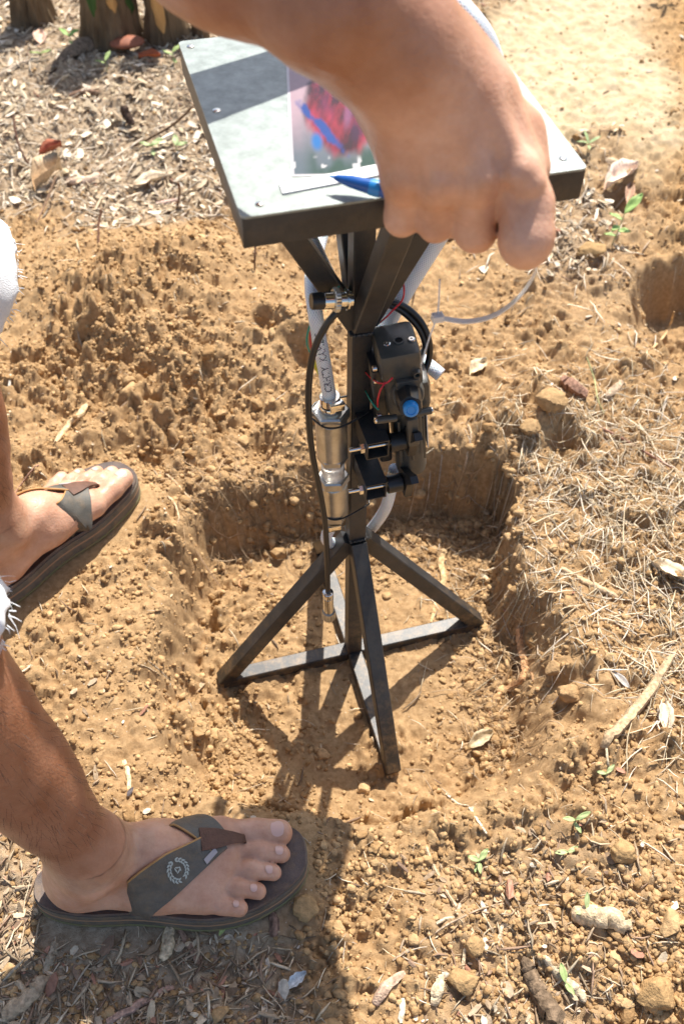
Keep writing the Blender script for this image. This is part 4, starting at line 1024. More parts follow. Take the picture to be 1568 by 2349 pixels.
# ------------------------------------------------------------------ sandals
def outline(side, grow=0.0, n=64):
    P = []
    for k in range(n):
        a = 2*math.pi*k/n; c, s = math.cos(a), math.sin(a); x = LS/2+(LS/2)*np.sign(c)*abs(c)**.86-(.006 if c < -.3 else 0)
        u = x/LS
        wm = .036+.0155*float(sstep(.30, .78, u))-.004*math.exp(-((u-.45)/.14)**2); wlt = .0415+.0135*float(sstep(.25, .68, u))-.003*math.exp(-((u-.4)/.15)**2)
        w = wm if s > 0 else wlt; y = w*np.sign(s)*abs(s)**.72
        y += .010*float(sstep(.72, 1.0, u))
        nrm = np.array([c, s]); P.append(((x+grow*c), (y+grow*s)*side))
    return P if side > 0 else P[::-1]
def slab(name, side, fr, z0, z1, M, parent, grow=0., cup=0., toe=0.):
    P = outline(side, grow); n = len(P); V = []; F = []
    ctr = np.array([LS*.5, 0.])
    rings = [(z0, 1.0), (z1-.0008, 1.0), (z1, .985)]+([(z1-cup*.4, .94), (z1-cup, .86), (z1-cup, .45), (z1-cup, .02)] if cup else [(z1, .5), (z1, .02)])
    for z, s in rings:
        for x, y in P:
            dx, dy = (x-ctr[0]), (y-ctr[1])
            if s < 1: 
                L_ = math.hypot(dx, dy); q = max(0, 1-(1-s)*min(1, .058/L_)*1.0) if s > .5 else s
            else: q = 1
            zz = z+toe*max(0, (x/LS-.80)/.2)**2
            V.append(xf(fr, (ctr[0]+dx*q, ctr[1]+dy*q, zz)))
    k = len(rings)
    F = [(i*n+j, i*n+(j+1) % n, (i+1)*n+(j+1) % n, (i+1)*n+j) for i in range(k-1) for j in range(n)]+[tuple(range(n))[::-1], tuple(range((k-1)*n, k*n))]
    return mk(name, V, F, M, parent, auto=50)
M_SAND = {}
for side, fr, lab in ((1, FR_R, 'dark flip-flop on the right foot, nearest the camera'), (-1, FR_L, 'dark flip-flop on the left foot beside the dirt mound')):
    sd = slab('sandal', side, fr, .0035, .0165, M_SOLE, person, 0.0, toe=.003); sd['label'] = lab
    slab('outsole', side, fr, 0.0, .0034, M_RIM, sd, .0010, toe=.003)
    slab('midsole_stripe', side, fr, .0166, .0192, M_STRIPE, sd, .0006, toe=.003)
    slab('midsole', side, fr, .0193, .0290, M_SOLE, sd, 0.0002, toe=.003)
    slab('footbed', side, fr, .0291, TOP+.0015, M_BED, sd, -.0012, cup=.0018, toe=.003)
    f = footf[side]
    def top_z(xy):
        """height of the bare foot above the footbed under each point (vectorised ray march)"""
        X = np.concatenate([xy, np.full((len(xy), 1), .14)], 1)-np.array([OFF[0], 0, 0]); X[:, 2] = .14
        for _ in range(60):
            d = f(X); X[:, 2] -= np.where(d > .0006, np.clip(d*.75, .0003, .02), 0)*(X[:, 2] > 0)
            if np.all((d < .0008) | (X[:, 2] <= .0)): break
        return np.maximum(X[:, 2], 0)+OFF[2]
    def taut(s_, z):
        """upper hull of z over s"""
        hull = []
        for a, b in zip(s_, z):
            while len(hull) >= 2 and (hull[-1][1]-hull[-2][1])*(a-hull[-2][0]) <= (b-hull[-2][1])*(hull[-1][0]-hull[-2][0]): hull.pop()
            hull.append((a, b))
        h_ = np.array(hull); return np.interp(s_, h_[:, 0], h_[:, 1])
    def strap(name, ctrl, wid, M, parent, lift=.0012, th=.0024, end_drop=None, start=None, nw=7, ns=28, edge=None):
        C2 = spline(np.array([(a, b*side) for a, b in ctrl]), 8); s_ = np.concatenate([[0], np.cumsum(np.linalg.norm(np.diff(C2, axis=0), axis=1))])
        tt = np.linspace(0, s_[-1], ns); cx = np.interp(tt, s_, C2[:, 0]); cy = np.interp(tt, s_, C2[:, 1])
        tx = np.gradient(cx, tt); ty = np.gradient(cy, tt); L_ = np.hypot(tx, ty); nx_, ny_ = -ty/L_, tx/L_
        wv = np.interp(np.linspace(0, 1, ns), np.linspace(0, 1, len(wid)), wid)
        top = np.zeros((ns, nw, 3))
        for j in range(nw):
            q = (j/(nw-1)-.5) if edge is None else edge[0]+(edge[1]-edge[0])*j/(nw-1)
            x = cx+nx_*wv*q; y = cy+ny_*wv*q; z = top_z(np.stack([x, y], 1))
            if start is not None: z[:2] = start
            if end_drop is not None: z[-2:] = end_drop
            z = taut(tt, z)+lift; top[:, j] = np.stack([x, y, z], 1)
        # soften across
        hw = lambda xx, s_: np.where(s_ > 0, .033+.0155*sstep(.30, .78, xx/LS)-.004*np.exp(-((xx/LS-.45)/.14)**2), .0415+.0135*sstep(.25, .68, xx/LS)-.003*np.exp(-((xx/LS-.4)/.15)**2))-.0035
        ys = top[:, :, 1]*side; low = sstep(TOP+.016, TOP+.002, top[:, :, 2]); lim = hw(top[:, :, 0], np.sign(ys)); ex_ = np.clip(np.abs(ys)-lim, 0, None)*low
        top[:, :, 1] -= np.sign(ys)*ex_*side
        for _ in range(4): top[1:-1, :, 2] = np.maximum(top[1:-1, :, 2], (top[:-2, :, 2]+2*top[1:-1, :, 2]+top[2:, :, 2])/4)
        for _ in range(5): top[:, 1:-1, 2] = (top[:, :-2, 2]+2*top[:, 1:-1, 2]+top[:, 2:, 2])/4
        V = np.array([xf(fr, v) for v in top.reshape(-1, 3)]); 
        g = np.gradient(top, axis=0); g2 = np.gradient(top, axis=1); nn = np.cross(g, g2); nn /= np.maximum(np.linalg.norm(nn, axis=2)[..., None], 1e-9); nn *= np.sign(nn[..., 2:3]+1e-9)
        V2 = np.array([xf(fr, v) for v in (top+nn*th).reshape(-1, 3)])
        n1 = ns*nw; F = []
        for i in range(ns-1):
            for j in range(nw-1):
                a = i*nw+j; F += [(a, a+1, a+nw+1, a+nw), (n1+a, n1+a+nw, n1+a+nw+1, n1+a+1)]
        for i in range(ns-1):
            for j in (0, nw-1):
                a = i*nw+j; F.append((a, a+nw, n1+a+nw, n1+a))
        for j in range(nw-1):
            for i in (0, ns-1):
                a = i*nw+j; F.append((a, a+1, n1+a+1, n1+a))
        ob = mk(name, np.concatenate([V, V2]), F, M, parent, auto=45)
        return top, nn, th, ob
    # lateral and medial straps from the instep to the sole edge, thong piece to the toe post
    lat = [(.196, .015), (.168, -.006), (.136, -.027), (.110, -.0385), (.098, -.0415)]
    med = [(.196, .010), (.178, .028), (.160, .040), (.146, .0435)]
    tl1, nl1, _, so1 = strap('strap', lat, [.021, .024, .027, .027, .025], M_STRAP, sd, end_drop=.026)
    tm1, nm1, _, so2 = strap('strap', med, [.024, .030, .033, .034], M_STRAP, sd, end_drop=.026)
    strap('thong', [(.176, .013), (.196, .0155), (.214, .0185), (.224, .020)], [.024, .021, .012, .006], M_BROWN, sd, lift=.0034, end_drop=TOP+.002, ns=20)
    # tan piping along the heel-side edge of both straps
    for top, nn in ((tl1, nl1), (tm1, nm1)):
        for j, r_, M_ in ((0, .0010, M_TAN), (top.shape[1]-1, .0010, M_TAN)):
            P = np.array([xf(fr, v) for v in (top[:, j]+nn[:, j]*.0012)])
            ins = (np.mean(top[:, j, 0]) < np.mean(top[:, top.shape[1]//2, 0]))
            if ins: MB().loft(P, .0013, n=8).build('piping', M_TAN, sd, auto=None)
            else: MB().loft(P, .0006, n=6).build('stitched_edge', M_BROWN, sd, auto=None)
    # wreath emblem and tag on the lateral strap
    def on_strap(top, nn, u, w_, lift_):
        ns_, nw_ = top.shape[:2]; a = u*(ns_-1); b = w_*(nw_-1); i = int(min(a, ns_-2)); j = int(min(b, nw_-2)); fa_, fb_ = a-i, b-j
        v = (top[i, j]*(1-fa_)+top[i+1, j]*fa_)*(1-fb_)+(top[i, j+1]*(1-fa_)+top[i+1, j+1]*fa_)*fb_; n_ = nn[i, j]
        return xf(fr, v+n_*(.0024+lift_))
    em = MB()
    Ls = .115; wd = .032
    def leafp(cu_, cv_, a, L_, w_):
        pts = [(-.5, 0), (-.2, .5), (.2, .42), (.5, 0), (.2, -.42), (-.2, -.5)]
        P = []
        for x, y in pts:
            X_ = x*L_; Y_ = y*w_; xx = X_*math.cos(a)-Y_*math.sin(a); yy = X_*math.sin(a)+Y_*math.cos(a)
            P.append(on_strap(tl1, nl1, .47+(cu_+xx)/Ls, .5+(cv_+yy)/wd, .0004))
        em.add(P, [tuple(range(6))])
    for sg in (1, -1):
        for k in range(8):
            a = math.radians(-70+k*20); r_ = .0092
            cx_, cy_ = sg*r_*math.cos(a), r_*math.sin(a)
            leafp(cx_*1.12, cy_*1.05, (a if sg > 0 else math.pi-a)+1.05*sg, .0046, .0018); leafp(cx_*.82, cy_*.82, (a if sg > 0 else math.pi-a)+2.0*sg, .0038, .0015)
    for k, (a, b, c_, d_) in enumerate(((0, .001, .4, .006), (-.0022, 0, 1.5, .005), (.0022, -.001, 1.7, .005), (0, -.0022, 2.7, .005))): leafp(a, b, c_, d_, .0013)
    em.build('wreath_emblem', M_EMB, sd, auto=None)
    tg = MB(); P = [on_strap(tl1, nl1, u, w_, .0012) for u, w_ in ((.10, .66 if side > 0 else .30), (.10, .86 if side > 0 else .10), (.235, .92 if side > 0 else .06), (.235, .72 if side > 0 else .26))]
    P2 = [v-np.array([0, 0, .0012]) for v in P]
    tg.add(P+P2, [(0, 1, 2, 3), (4, 7, 6, 5), (0, 4, 5, 1), (1, 5, 6, 2), (2, 6, 7, 3), (3, 7, 4, 0)]); tg.build('tag', M_TAG, sd, smooth=False)

# pen held across the fist and the loose nylon tie pinched at the finger end
pA = ud(766, 406, .683); pB = ud(1010, 470, .672); pd = unit(pB-pA); pl = np.linalg.norm(pB-pA)
pen = empty('pen', pA); tag(pen, 'blue ballpoint pen held in the fist above the plate', 'pen')
MB().turn(pA, pd, [(0, .0012), (.002, .0022), (.012, .0042), (.026, .0052), (pl*.9, .0052)], n=20).build('barrel', M_PEN, pen)
MB().turn(pA, pd, [(.0262, .0056), (.030, .0058), (.034, .0056)], n=20).build('ring', M_BLUE, pen)
MB().turn(pA, pd, [(-.0035, .0006), (0.0002, .0011)], n=12).build('tip', M_BLUE, pen)
tieP = spline([ud(1180, 530, .690), ud(1218, 572, .692), ud(1231, 604, .70), ud(1216, 645, .72), ud(1180, 690, .74), ud(1130, 724, .76), ud(1070, 737, .77), ud(1003, 728, .77)], 8)
tie = MB(); tie.loft(tieP, 1.0, sec=[(-.0006, -.0022), (.0006, -.0022), (.0006, .0022), (-.0006, .0022)], up=(1, -1, 0))
tobj = empty('nylon_tie', tieP[-1]); tag(tobj, 'loose white nylon cable tie dangling from the finger tips', 'cable tie')
tie.build('strap', M_CLEAR, tobj)
MB().box(tieP[-1], (.0045, .0035, .0030), bev=.0006).build('head', M_CLEAR, tobj)
MB().loft(spline([tieP[-1], ud(1006, 690, .765), ud(1008, 640, .755)], 6), .0007, n=6).build('tail', M_CLEAR, tobj, auto=None)
MB().loft(spline([tieP[-1], ud(985, 772, .78), ud(966, 835, .79)], 6), .0007, n=6).build('tail', M_CLEAR, tobj, auto=None)

# ------------------------------------------------------------------ loose matter on the ground
def scatter(n, w=None, lo=(-420, -320), hi=(2150, 2560), near=2.0):
    P = []
    got = 0
    while got < n:
        px = RNG.uniform(lo[0], hi[0], n*2); py = RNG.uniform(lo[1], hi[1], n*2)
        d = FW+RT*((px-PW/2)/FPX)[:, None]-UP*((py-PH/2)/FPX)[:, None]; t = (ZG-CAM_P[2])/d[:, 2]; X = CAM_P+d*t[:, None]
        ok = (t > 0) & (X[:, 1] < 2.6)
        if w is not None: ok &= RNG.uniform(0, 1, n*2) < w(px, py, X)
        for Rm, o in (FR_R, FR_L):
            a = (X[:, 0]-o[0])*Rm[0, 0]+(X[:, 1]-o[1])*Rm[1, 0]; b_ = (X[:, 0]-o[0])*Rm[0, 1]+(X[:, 1]-o[1])*Rm[1, 1]
            ok &= ~((a > -.008) & (a < LS+.008) & (np.abs(b_) < .058))
        P.append(X[ok]); got += ok.sum()
    X = np.concatenate(P)[:n]; X[:, 2] = ground_z(X[:, 0], X[:, 1]); return X
def masks(X): return gfields(X[:, 0], X[:, 1])
def in_hole(X): return poly_dist(X[:, 0], X[:, 1], RIM)[1]
# clods
def ico(sub):
    bm = bmesh.new(); bmesh.ops.create_icosphere(bm, subdivisions=sub, radius=1.0)
    V = np.array([v.co[:] for v in bm.verts]); F = np.array([[v.index for v in f.verts] for f in bm.faces]); bm.free(); return V, F
def rots(n):
    q = RNG.normal(size=(n, 4)); q /= np.linalg.norm(q, axis=1)[:, None]; w, x, y, z = q.T
    return np.stack([1-2*(y*y+z*z), 2*(x*y-z*w), 2*(x*z+y*w), 2*(x*y+z*w), 1-2*(x*x+z*z), 2*(y*z-x*w), 2*(x*z-y*w), 2*(y*z+x*w), 1-2*(x*x+y*y)], -1).reshape(n, 3, 3)
def soil_tint(n, X=None):
    t = RNG.uniform(0, 1, n)[:, None]; c = np.array([.31, .185, .083])*(1-t)+np.array([.52, .345, .175])*t
    return c
def clods(n, w, rmin, rmax, sub, name, sink=.3, flat=(.6, 1)):
    X = scatter(n, w); V0, F0 = ico(sub); nv = len(V0)
    r = rmin*(rmax/rmin)**(RNG.uniform(0, 1, n)**1.9)
    V = np.broadcast_to(V0, (n, nv, 3)).copy()
    ph = RNG.uniform(0, 60, (n, 1)); 
    for fq, am in ((1.6, .42), (3.4, .26)):
        V = V*(1+am*(vnoise(V0[None, :, 0]*fq+ph, V0[None, :, 1]*fq+V0[None, :, 2]*fq*1.3+ph*1.7, 3)-.5))[..., None]
    for _k in range(9 if sub > 1 else 4):
        nn = RNG.normal(size=(n, 1, 3)); nn /= np.linalg.norm(nn, axis=2)[..., None]; dd = RNG.uniform(.42, .85, (n, 1))
        V = V-np.maximum((V*nn).sum(2)-dd, 0)[..., None]*nn
    if sub > 2: V = V*(1+.16*(vnoise(V0[None, :, 0]*7+ph, V0[None, :, 1]*7+V0[None, :, 2]*8+ph, 4)-.5)+.10*(vnoise(V0[None, :, 0]*15+ph, V0[None, :, 1]*15+V0[None, :, 2]*16+ph, 5)-.5))[..., None]
    V = V*1.25*RNG.uniform(.62, 1.15, (n, 1, 3)); V = np.einsum('nij,nkj->nki', rots(n), V)
    V[:, :, 2] *= .8
    V = V*r[:, None, None]+X[:, None, :]; V[:, :, 2] += (r*(.5-sink))[:, None]
    F = (F0[None]+np.arange(n)[:, None, None]*nv).reshape(-1, 3)
    tint = np.repeat(soil_tint(n), nv, axis=0)
    o = mk(name, V.reshape(-1, 3), F, M_CLOD, None, smooth=(sub > 2), tint=tint); return o
def w_crumb(px, py, X):
    L_, S_, P_, G_, _, _ = masks(X)
    c = .25+.75*np.exp(-((px-330)/360)**2-((py-820)/330)**2)+.8*G_+.45*np.exp(-((px-1300)/280)**2-((py-1500)/330)**2)+.25*sstep(1800, 2100, py)
    inh = in_hole(X); cen = np.exp(-((px-930)/170)**2-((py-1560)/260)**2)
    c = np.where(inh, (.55-.52*cen)*(.3+.7*(fbm(X[:, 0]*11, X[:, 1]*11, 201, 2) > .0)), c)
    patch = .35+.65*sstep(-.2, .25, fbm(X[:, 0]*9, X[:, 1]*9, 301, 3))
    return np.clip(c*patch*(1-.6*L_)*(1-.6*P_), 0.02, 1)
o = clods(34000, w_crumb, .0014, .0050, 1, 'soil_crumbs'); tag(o, 'small crumbs of ochre soil strewn over the dug ground', 'soil', kind='stuff')
o = clods(3600, w_crumb, .0030, .0062, 2, 'soil_lumps', sink=.4); tag(o, 'middling lumps of ochre soil between crumbs and clods', 'soil', kind='stuff')
o = clods(260, w_crumb, .0060, .0120, 3, 'soil_clods', sink=.5); tag(o, 'larger ochre soil clods lying among the crumbs', 'soil', kind='stuff')
def w_gold(px, py, X): return masks(X)[3]+.25*np.exp(-((px-640)/260)**2-((py-1230)/110)**2)+.2*np.exp(-((px-1180)/60)**2-((py-1400)/240)**2)
o = clods(200, w_gold, .006, .013, 3, 'golden_clods', sink=.45); tag(o, 'rounded golden clods heaped along the right side', 'soil', kind='stuff')

# straws and fibres: four sided tapered blades following the ground
def straws(n, w, lmin, lmax, wmin, wmax, name, cols, curve=.5, lift=.0012, sections=5, flatness=.35, zone={}):
    X = scatter(n, w, **zone); L_ = lmin*(lmax/lmin)**(RNG.uniform(0, 1, n)**1.6); wd = RNG.uniform(wmin, wmax, n)*(.6+.4*L_/lmax*2)
    wd = np.minimum(wd, wmax); a = RNG.uniform(0, 2*math.pi, n); k = RNG.normal(0, curve, n)/L_*.8; kink = RNG.normal(0, .12, (n, sections))
    t = np.linspace(-.5, .5, sections); P = np.zeros((n, sections, 3)); ang = a[:, None]+k[:, None]*L_[:, None]*t+np.cumsum(kink, 1)
    st = L_[:, None]/(sections-1); P[:, :, 0] = X[:, 0:1]+np.cumsum(np.cos(ang)*st, 1); P[:, :, 1] = X[:, 1:2]+np.cumsum(np.sin(ang)*st, 1)
    g = ground_z(P[:, :, 0], P[:, :, 1]); z = g.copy()
    lin = (g[:, :1]*(1-(t+.5))+g[:, -1:]*(t+.5)); z = np.maximum(g, .5*g+.5*np.maximum(lin, g)); gm = (np.roll(g, 1, 1)+np.roll(g, -1, 1))/2
    z[:, 1:-1] = np.maximum(z[:, 1:-1], gm[:, 1:-1])
    P[:, :, 2] = z+lift*RNG.uniform(.2, 1.8, (n, 1))+wd[:, None]*.3+(t*RNG.normal(0, .10, (n, 1)))*L_[:, None]*(RNG.uniform(0, 1, (n, 1)) < .25)
    N = np.stack([-np.sin(ang), np.cos(ang), np.zeros_like(ang)], -1); U = np.array([0, 0, 1.]); tilt = RNG.normal(0, .4, (n, 1, 1))
    N2 = N+tilt*U; U2 = U-tilt*N; taper = (1-.65*np.abs(t*2)**2.5)[None, :, None]
    w3 = wd[:, None, None]*.5*taper; V = np.stack([P+N2*w3, P+U2*w3*flatness, P-N2*w3, P-U2*w3*flatness], 2)   # n, s, 4, 3
    ii = np.arange(sections-1)[:, None]*4+np.arange(4)[None]; jj = np.arange(sections-1)[:, None]*4+(np.arange(4)[None]+1) % 4
    F1 = np.stack([ii, jj, jj+4, ii+4], -1).reshape(-1, 4); F1 = np.concatenate([F1, [[0, 3, 2, 1]], [[(sections-1)*4+q for q in (0, 1, 2, 3)]]])
    F = (F1[None]+np.arange(n)[:, None, None]*sections*4).reshape(-1, 4)
    cols = np.array(cols); c = cols[RNG.integers(0, len(cols), n)]*RNG.uniform(.5, 1.2, (n, 1))
    return mk(name, V.reshape(-1, 3), F, M_TINT, None, smooth=False, tint=np.clip(np.repeat(c, sections*4, 0), 0, .9))
STRAW = [(.74, .61, .42), (.80, .68, .50), (.66, .53, .34), (.60, .47, .31), (.78, .66, .51)]
MULCH = [(a*.88, b*.86, c*.80) for a, b, c in [(.60, .48, .34), (.52, .40, .28), (.42, .31, .21), (.30, .21, .14), (.68, .57, .43), (.36, .24, .17), (.55, .42, .30)]]
def w_lit(px, py, X): m_ = masks(X); return np.clip(m_[0]*.9+.02, 0, 1)
def w_str(px, py, X): m_ = masks(X); return np.clip(m_[1], 0.0, 1)
def w_any(px, py, X): m_ = masks(X); return np.clip(.5-.3*m_[2]-.35*in_hole(X), .02, 1)
def w_edge(px, py, X): return np.clip(np.exp(-((py-1130)/55)**2)*((px > 420) & (px < 1200))+.9*np.exp(-((px-1165)/45)**2)*((py > 1080) & (py < 1700)), 0, 1)*1.0
tag(straws(2700, w_str, .010, .070, .0007, .0021, 'dry_straw', STRAW, lift=.003), 'tangle of thin pale dry roots and straw right of the hole', 'straw', kind='stuff')
tag(straws(7500, w_lit, .007, .040, .0010, .0034, 'mulch_fibres', MULCH, lift=.002, sections=4), 'matted pale shredded leaf and bark litter', 'plant litter', kind='stuff')
tag(straws(1700, w_any, .006, .040, .0005, .0015, 'scattered_straw', STRAW, lift=.0015), 'sparse straw bits scattered over bare soil', 'straw', kind='stuff')
o = clods(900, w_edge, .0035, .0095, 2, 'rim_clods', sink=.35); tag(o, 'clods crumbling off the rim of the hole', 'soil', kind='stuff')
tag(straws(1500, w_edge, .010, .060, .0004, .0012, 'hair_roots', [(.50, .34, .19), (.58, .42, .26), (.40, .25, .13)], curve=1.4, lift=.006), 'fine broken roots fringing the rim of the hole', 'roots', kind='stuff')
def w_far(px, py, X): m_ = masks(X); return np.clip(m_[0]*1.1+.25*m_[1], 0, 1)*(X[:, 1] > .55)
FARZ = dict(lo=(-150, -150), hi=(1420, 640))
tag(straws(7500, w_far, .012, .055, .0016, .0042, 'far_mulch', MULCH[:3]+[(.68, .57, .43), (.62, .50, .36)]*3, lift=.004, zone=FARZ, sections=4), 'thick carpet of pale shredded bark behind the mound', 'plant litter', kind='stuff')
# flat chips
def chips(n, w, lmin, lmax, name, cols, lift=.0015, zone={}):
    X = scatter(n, w, **zone); L_ = lmin*(lmax/lmin)**(RNG.uniform(0, 1, n)**1.7); asp = RNG.uniform(.18, .6, n)
    k = 7; th = np.linspace(0, 2*math.pi, k, endpoint=False); rr = RNG.uniform(.75, 1.15, (n, k))
    u = np.cos(th)[None]*rr*L_[:, None]*.5; v = np.sin(th)[None]*rr*(L_*asp)[:, None]*.5; cup = RNG.normal(0, 1, (n, 1))*.35*(u**2)/L_[:, None]
    top = np.stack([u, v, cup+.0005], -1); bot = np.stack([u, v, cup-.0004], -1); V = np.concatenate([top, bot], 1)
    a = RNG.uniform(0, 2*math.pi, n); tx = RNG.normal(0, .28, n); ty = RNG.normal(0, .28, n)
    R = np.zeros((n, 3, 3)); ca, sa = np.cos(a), np.sin(a); R[:, 0, 0] = ca; R[:, 0, 1] = -sa; R[:, 1, 0] = sa; R[:, 1, 1] = ca; R[:, 2, 2] = 1
    T = np.zeros((n, 3, 3)); T[:, 0, 0] = T[:, 1, 1] = T[:, 2, 2] = 1; T[:, 2, 0] = tx; T[:, 2, 1] = ty; T[:, 0, 2] = -tx; T[:, 1, 2] = -ty
    V = np.einsum('nij,njk,nlk->nli', R, T, V)+X[:, None, :]; V[:, :, 2] += lift+(np.abs(tx)*L_*.25)[:, None]
    F = []
    base = np.arange(n)[:, None]*2*k
    q = np.array([[i, (i+1) % k, k+(i+1) % k, k+i] for i in range(k)])
    capt = np.array([[0, 1, 2, 3], [0, 3, 4, 6], [4, 5, 6, 6]])[:2]
    Fa = np.concatenate([q[:, ::-1], [[0, 1, 2, 3], [0, 3, 4, 5], [k+3, k+2, k+1, k], [k+5, k+4, k+3, k]]])
    F = (Fa[None]+base[:, None]).reshape(-1, 4)
    tri = np.array([[0, 5, 6]])
    c = np.array(cols)[RNG.integers(0, len(cols), n)]*RNG.uniform(.75, 1.2, (n, 1))
    me_F = [tuple(f) for f in F]+[tuple(f) for f in (tri[None]+base[:, None]).reshape(-1, 3)]
    return mk(name, V.reshape(-1, 3), me_F, M_TINT, None, smooth=False, tint=np.clip(np.repeat(c, 2*k, 0), 0, .9))
tag(chips(3800, w_lit, .005, .024, 'leaf_chips', MULCH+[(.62, .52, .40), (.40, .20, .13)]), 'broken dry leaf and bark chips in the litter', 'plant litter', kind='stuff')
tag(chips(3200, w_far, .010, .036, 'far_chips', STRAW+MULCH[:3]+[(.72, .62, .48)], lift=.004, zone=FARZ), 'pale leaf and bark flakes on the far litter', 'plant litter', kind='stuff')
tag(chips(900, w_any, .003, .012, 'pale_chips', STRAW+MULCH), 'tiny pale chips dotted over the soil', 'plant litter', kind='stuff')

# ---------------------------------------------------------------- single sticks, roots, leaves, sprouts, clods, stumps
def stick(pts, r, label, tint, name='twig', cat='twig', lift=.5, n=11, rough=.035, group=None, M=None, hs=None, seed=0):
    """pts in the measured view, laid on the ground (hs = extra heights in metres)"""
    W_ = []
    for i, (px, py) in enumerate(pts):
        h_ = 0 if hs is None else hs[i]
        p_ = hit(px, py) if not h_ else None
        if h_:
            g = hit(px, py); d = ray(px, py); t = (g[2]+h_-CAM_P[2])/d[2]; p_ = CAM_P+d*t
        W_.append(p_+np.array([0, 0, (r if np.isscalar(r) else r[i])*lift]))
    P = spline(W_, 6); k = len(P); rr = np.interp(np.linspace(0, 1, k), np.linspace(0, 1, len(pts)) if not np.isscalar(r) else [0, 1], r if not np.isscalar(r) else [r, r*.75])
    rn = random.Random(len(label)*7+int(pts[0][0])); rr = rr*np.array([1+rn.uniform(-rough, rough) for _ in range(k)])
    P = P+np.array([[rn.gauss(0, .12)*q, rn.gauss(0, .12)*q, rn.gauss(0, .1)*q] for q in rr])
    rr[0] *= .75; rr[-1] *= .6
    th_ = np.arange(n)*2*math.pi/n; gr = np.array([rn.uniform(.72, 1.1) for _ in range(n)])
    mb = MB().loft(P, rr, sec=np.stack([np.cos(th_)*gr, np.sin(th_)*gr], 1), tw=rn.uniform(-.02, .02)); c = np.array(tint)[None]*np.array([[rn.uniform(.72, 1.15)] for _ in range(len(mb.v))])
    return tag(mb.build(name, M or M_WOOD, origin=W_[0], tint=c, auto=60), label, cat, group)
stick([(199, 932), (185, 955), (158, 980), (128, 1017)], [.0052, .0058, .0055, .0040], 'thick pale broken root above the left sandal', (.66, .48, .28), 'root', 'root')
stick([(64, 1072), (92, 1085), (108, 1098)], .0016, 'tiny pale splinter left of the thick broken root', (.68, .58, .42))
stick([(5, 1185), (40, 1125), (78, 1075), (90, 1068)], .0017, 'thin reddish twig running up from behind the left sandal', (.44, .26, .18))
stick([(24, 860), (21, 905)], .0022, 'short white sliver of wood on the mound at the far left', (.72, .66, .54))
stick([(378, 1085), (405, 1110), (432, 1140), (470, 1175)], .0019, 'pale root strand left of the hole, upper one of two', (.64, .46, .28), 'root', 'root')
stick([(385, 1140), (400, 1155), (410, 1185), (408, 1200)], .0020, 'pale root strand left of the hole, lower short one', (.66, .48, .30), 'root', 'root')
stick([(478, 1090), (520, 1085), (560, 1100), (600, 1108), (620, 1130)], .0016, 'wiry root lying along the top of the back wall', (.55, .38, .22), 'root', 'root')
stick([(620, 1085), (625, 1110), (622, 1140)], .0036, 'stubby root end sticking down the back wall', (.52, .35, .20), 'root', 'root')
stick([(600, 1115), (585, 1140), (595, 1170), (590, 1185)], .0014, 'thin root dangling down the back wall of the hole', (.52, .36, .2), 'root', 'root')
stick([(536, 740), (560, 738), (590, 745)], .0011, 'fine straw on the mound left of the printed hose', (.7, .6, .42))
stick([(545, 1290), (556, 1312), (548, 1340), (556, 1350)], .0018, 'small reddish root in the hole above the left leg', (.48, .27, .14), 'root', 'root')
stick([(1018, 1262), (1010, 1295), (1016, 1335), (1000, 1380), (988, 1430)], [.0050, .0052, .0046, .0035, .0025], 'pale root standing out of the hole floor behind the right leg', (.62, .42, .22), 'root', 'root')
stick([(1072, 1450), (1100, 1462), (1130, 1478), (1150, 1505)], .0016, 'curled root tip lying over the right foot of the stand', (.62, .42, .22), 'root', 'root')
stick([(1190, 1438), (1194, 1480), (1205, 1530), (1200, 1560), (1170, 1580), (1140, 1600), (1118, 1650)], [.0058, .0062, .0066, .0060, .0048, .0040, .0025], 'thick orange root looping down the right wall of the hole', (.60, .34, .17), 'root', 'root')
stick([(1205, 1530), (1218, 1545), (1222, 1565)], .0022, 'short side root beside the thick orange root', (.56, .32, .16), 'root', 'root')
stick([(1072, 975), (1080, 1000), (1072, 1040), (1066, 1075)], .0024, 'pale curved root hanging over the back right corner', (.58, .42, .27), 'root', 'root')
stick([(1290, 875), (1315, 893), (1345, 912)], [.0095, .0115, .0085], 'brown dry pod stub half sunk in the right slope', (.33, .19, .13), 'wood_chunk', 'wood')
stick([(1425, 880), (1405, 898), (1385, 915)], [.0065, .0075, .0055], 'short pale wood piece right of the brown pod stub', (.50, .37, .25), 'wood_chunk', 'wood')
stick([(1372, 980), (1430, 1010), (1490, 1045), (1540, 1075)], .0028, 'straight red-brown twig across the straw', (.40, .22, .15))
stick([(1345, 820), (1362, 870), (1370, 915), (1385, 950)], .0012, 'greenish thin stem rising beside the straw', (.50, .50, .24), hs=[.03, .015, .005, 0])
stick([(1285, 1305), (1330, 1330), (1370, 1350), (1415, 1372)], [.0035, .0045, .0048, .004], 'long pale stick lying on the slope right of the hole', (.62, .44, .26), 'stick', 'stick')
stick([(1545, 1495), (1500, 1570), (1450, 1640), (1400, 1690), (1380, 1720)], [.0060, .0072, .0078, .0070, .004], 'long weathered branch at the right edge', (.52, .37, .22), 'branch', 'branch', n=12)
stick([(1388, 1690), (1392, 1745), (1398, 1770)], .0019, 'pale twig pointing down from the weathered branch', (.68, .56, .38))
stick([(1310, 2100), (1350, 2108), (1400, 2110), (1442, 2135)], [.0085, .0115, .0112, .0075], 'fat pale root chunk at lower right', (.66, .50, .31), 'root', 'root', n=12)
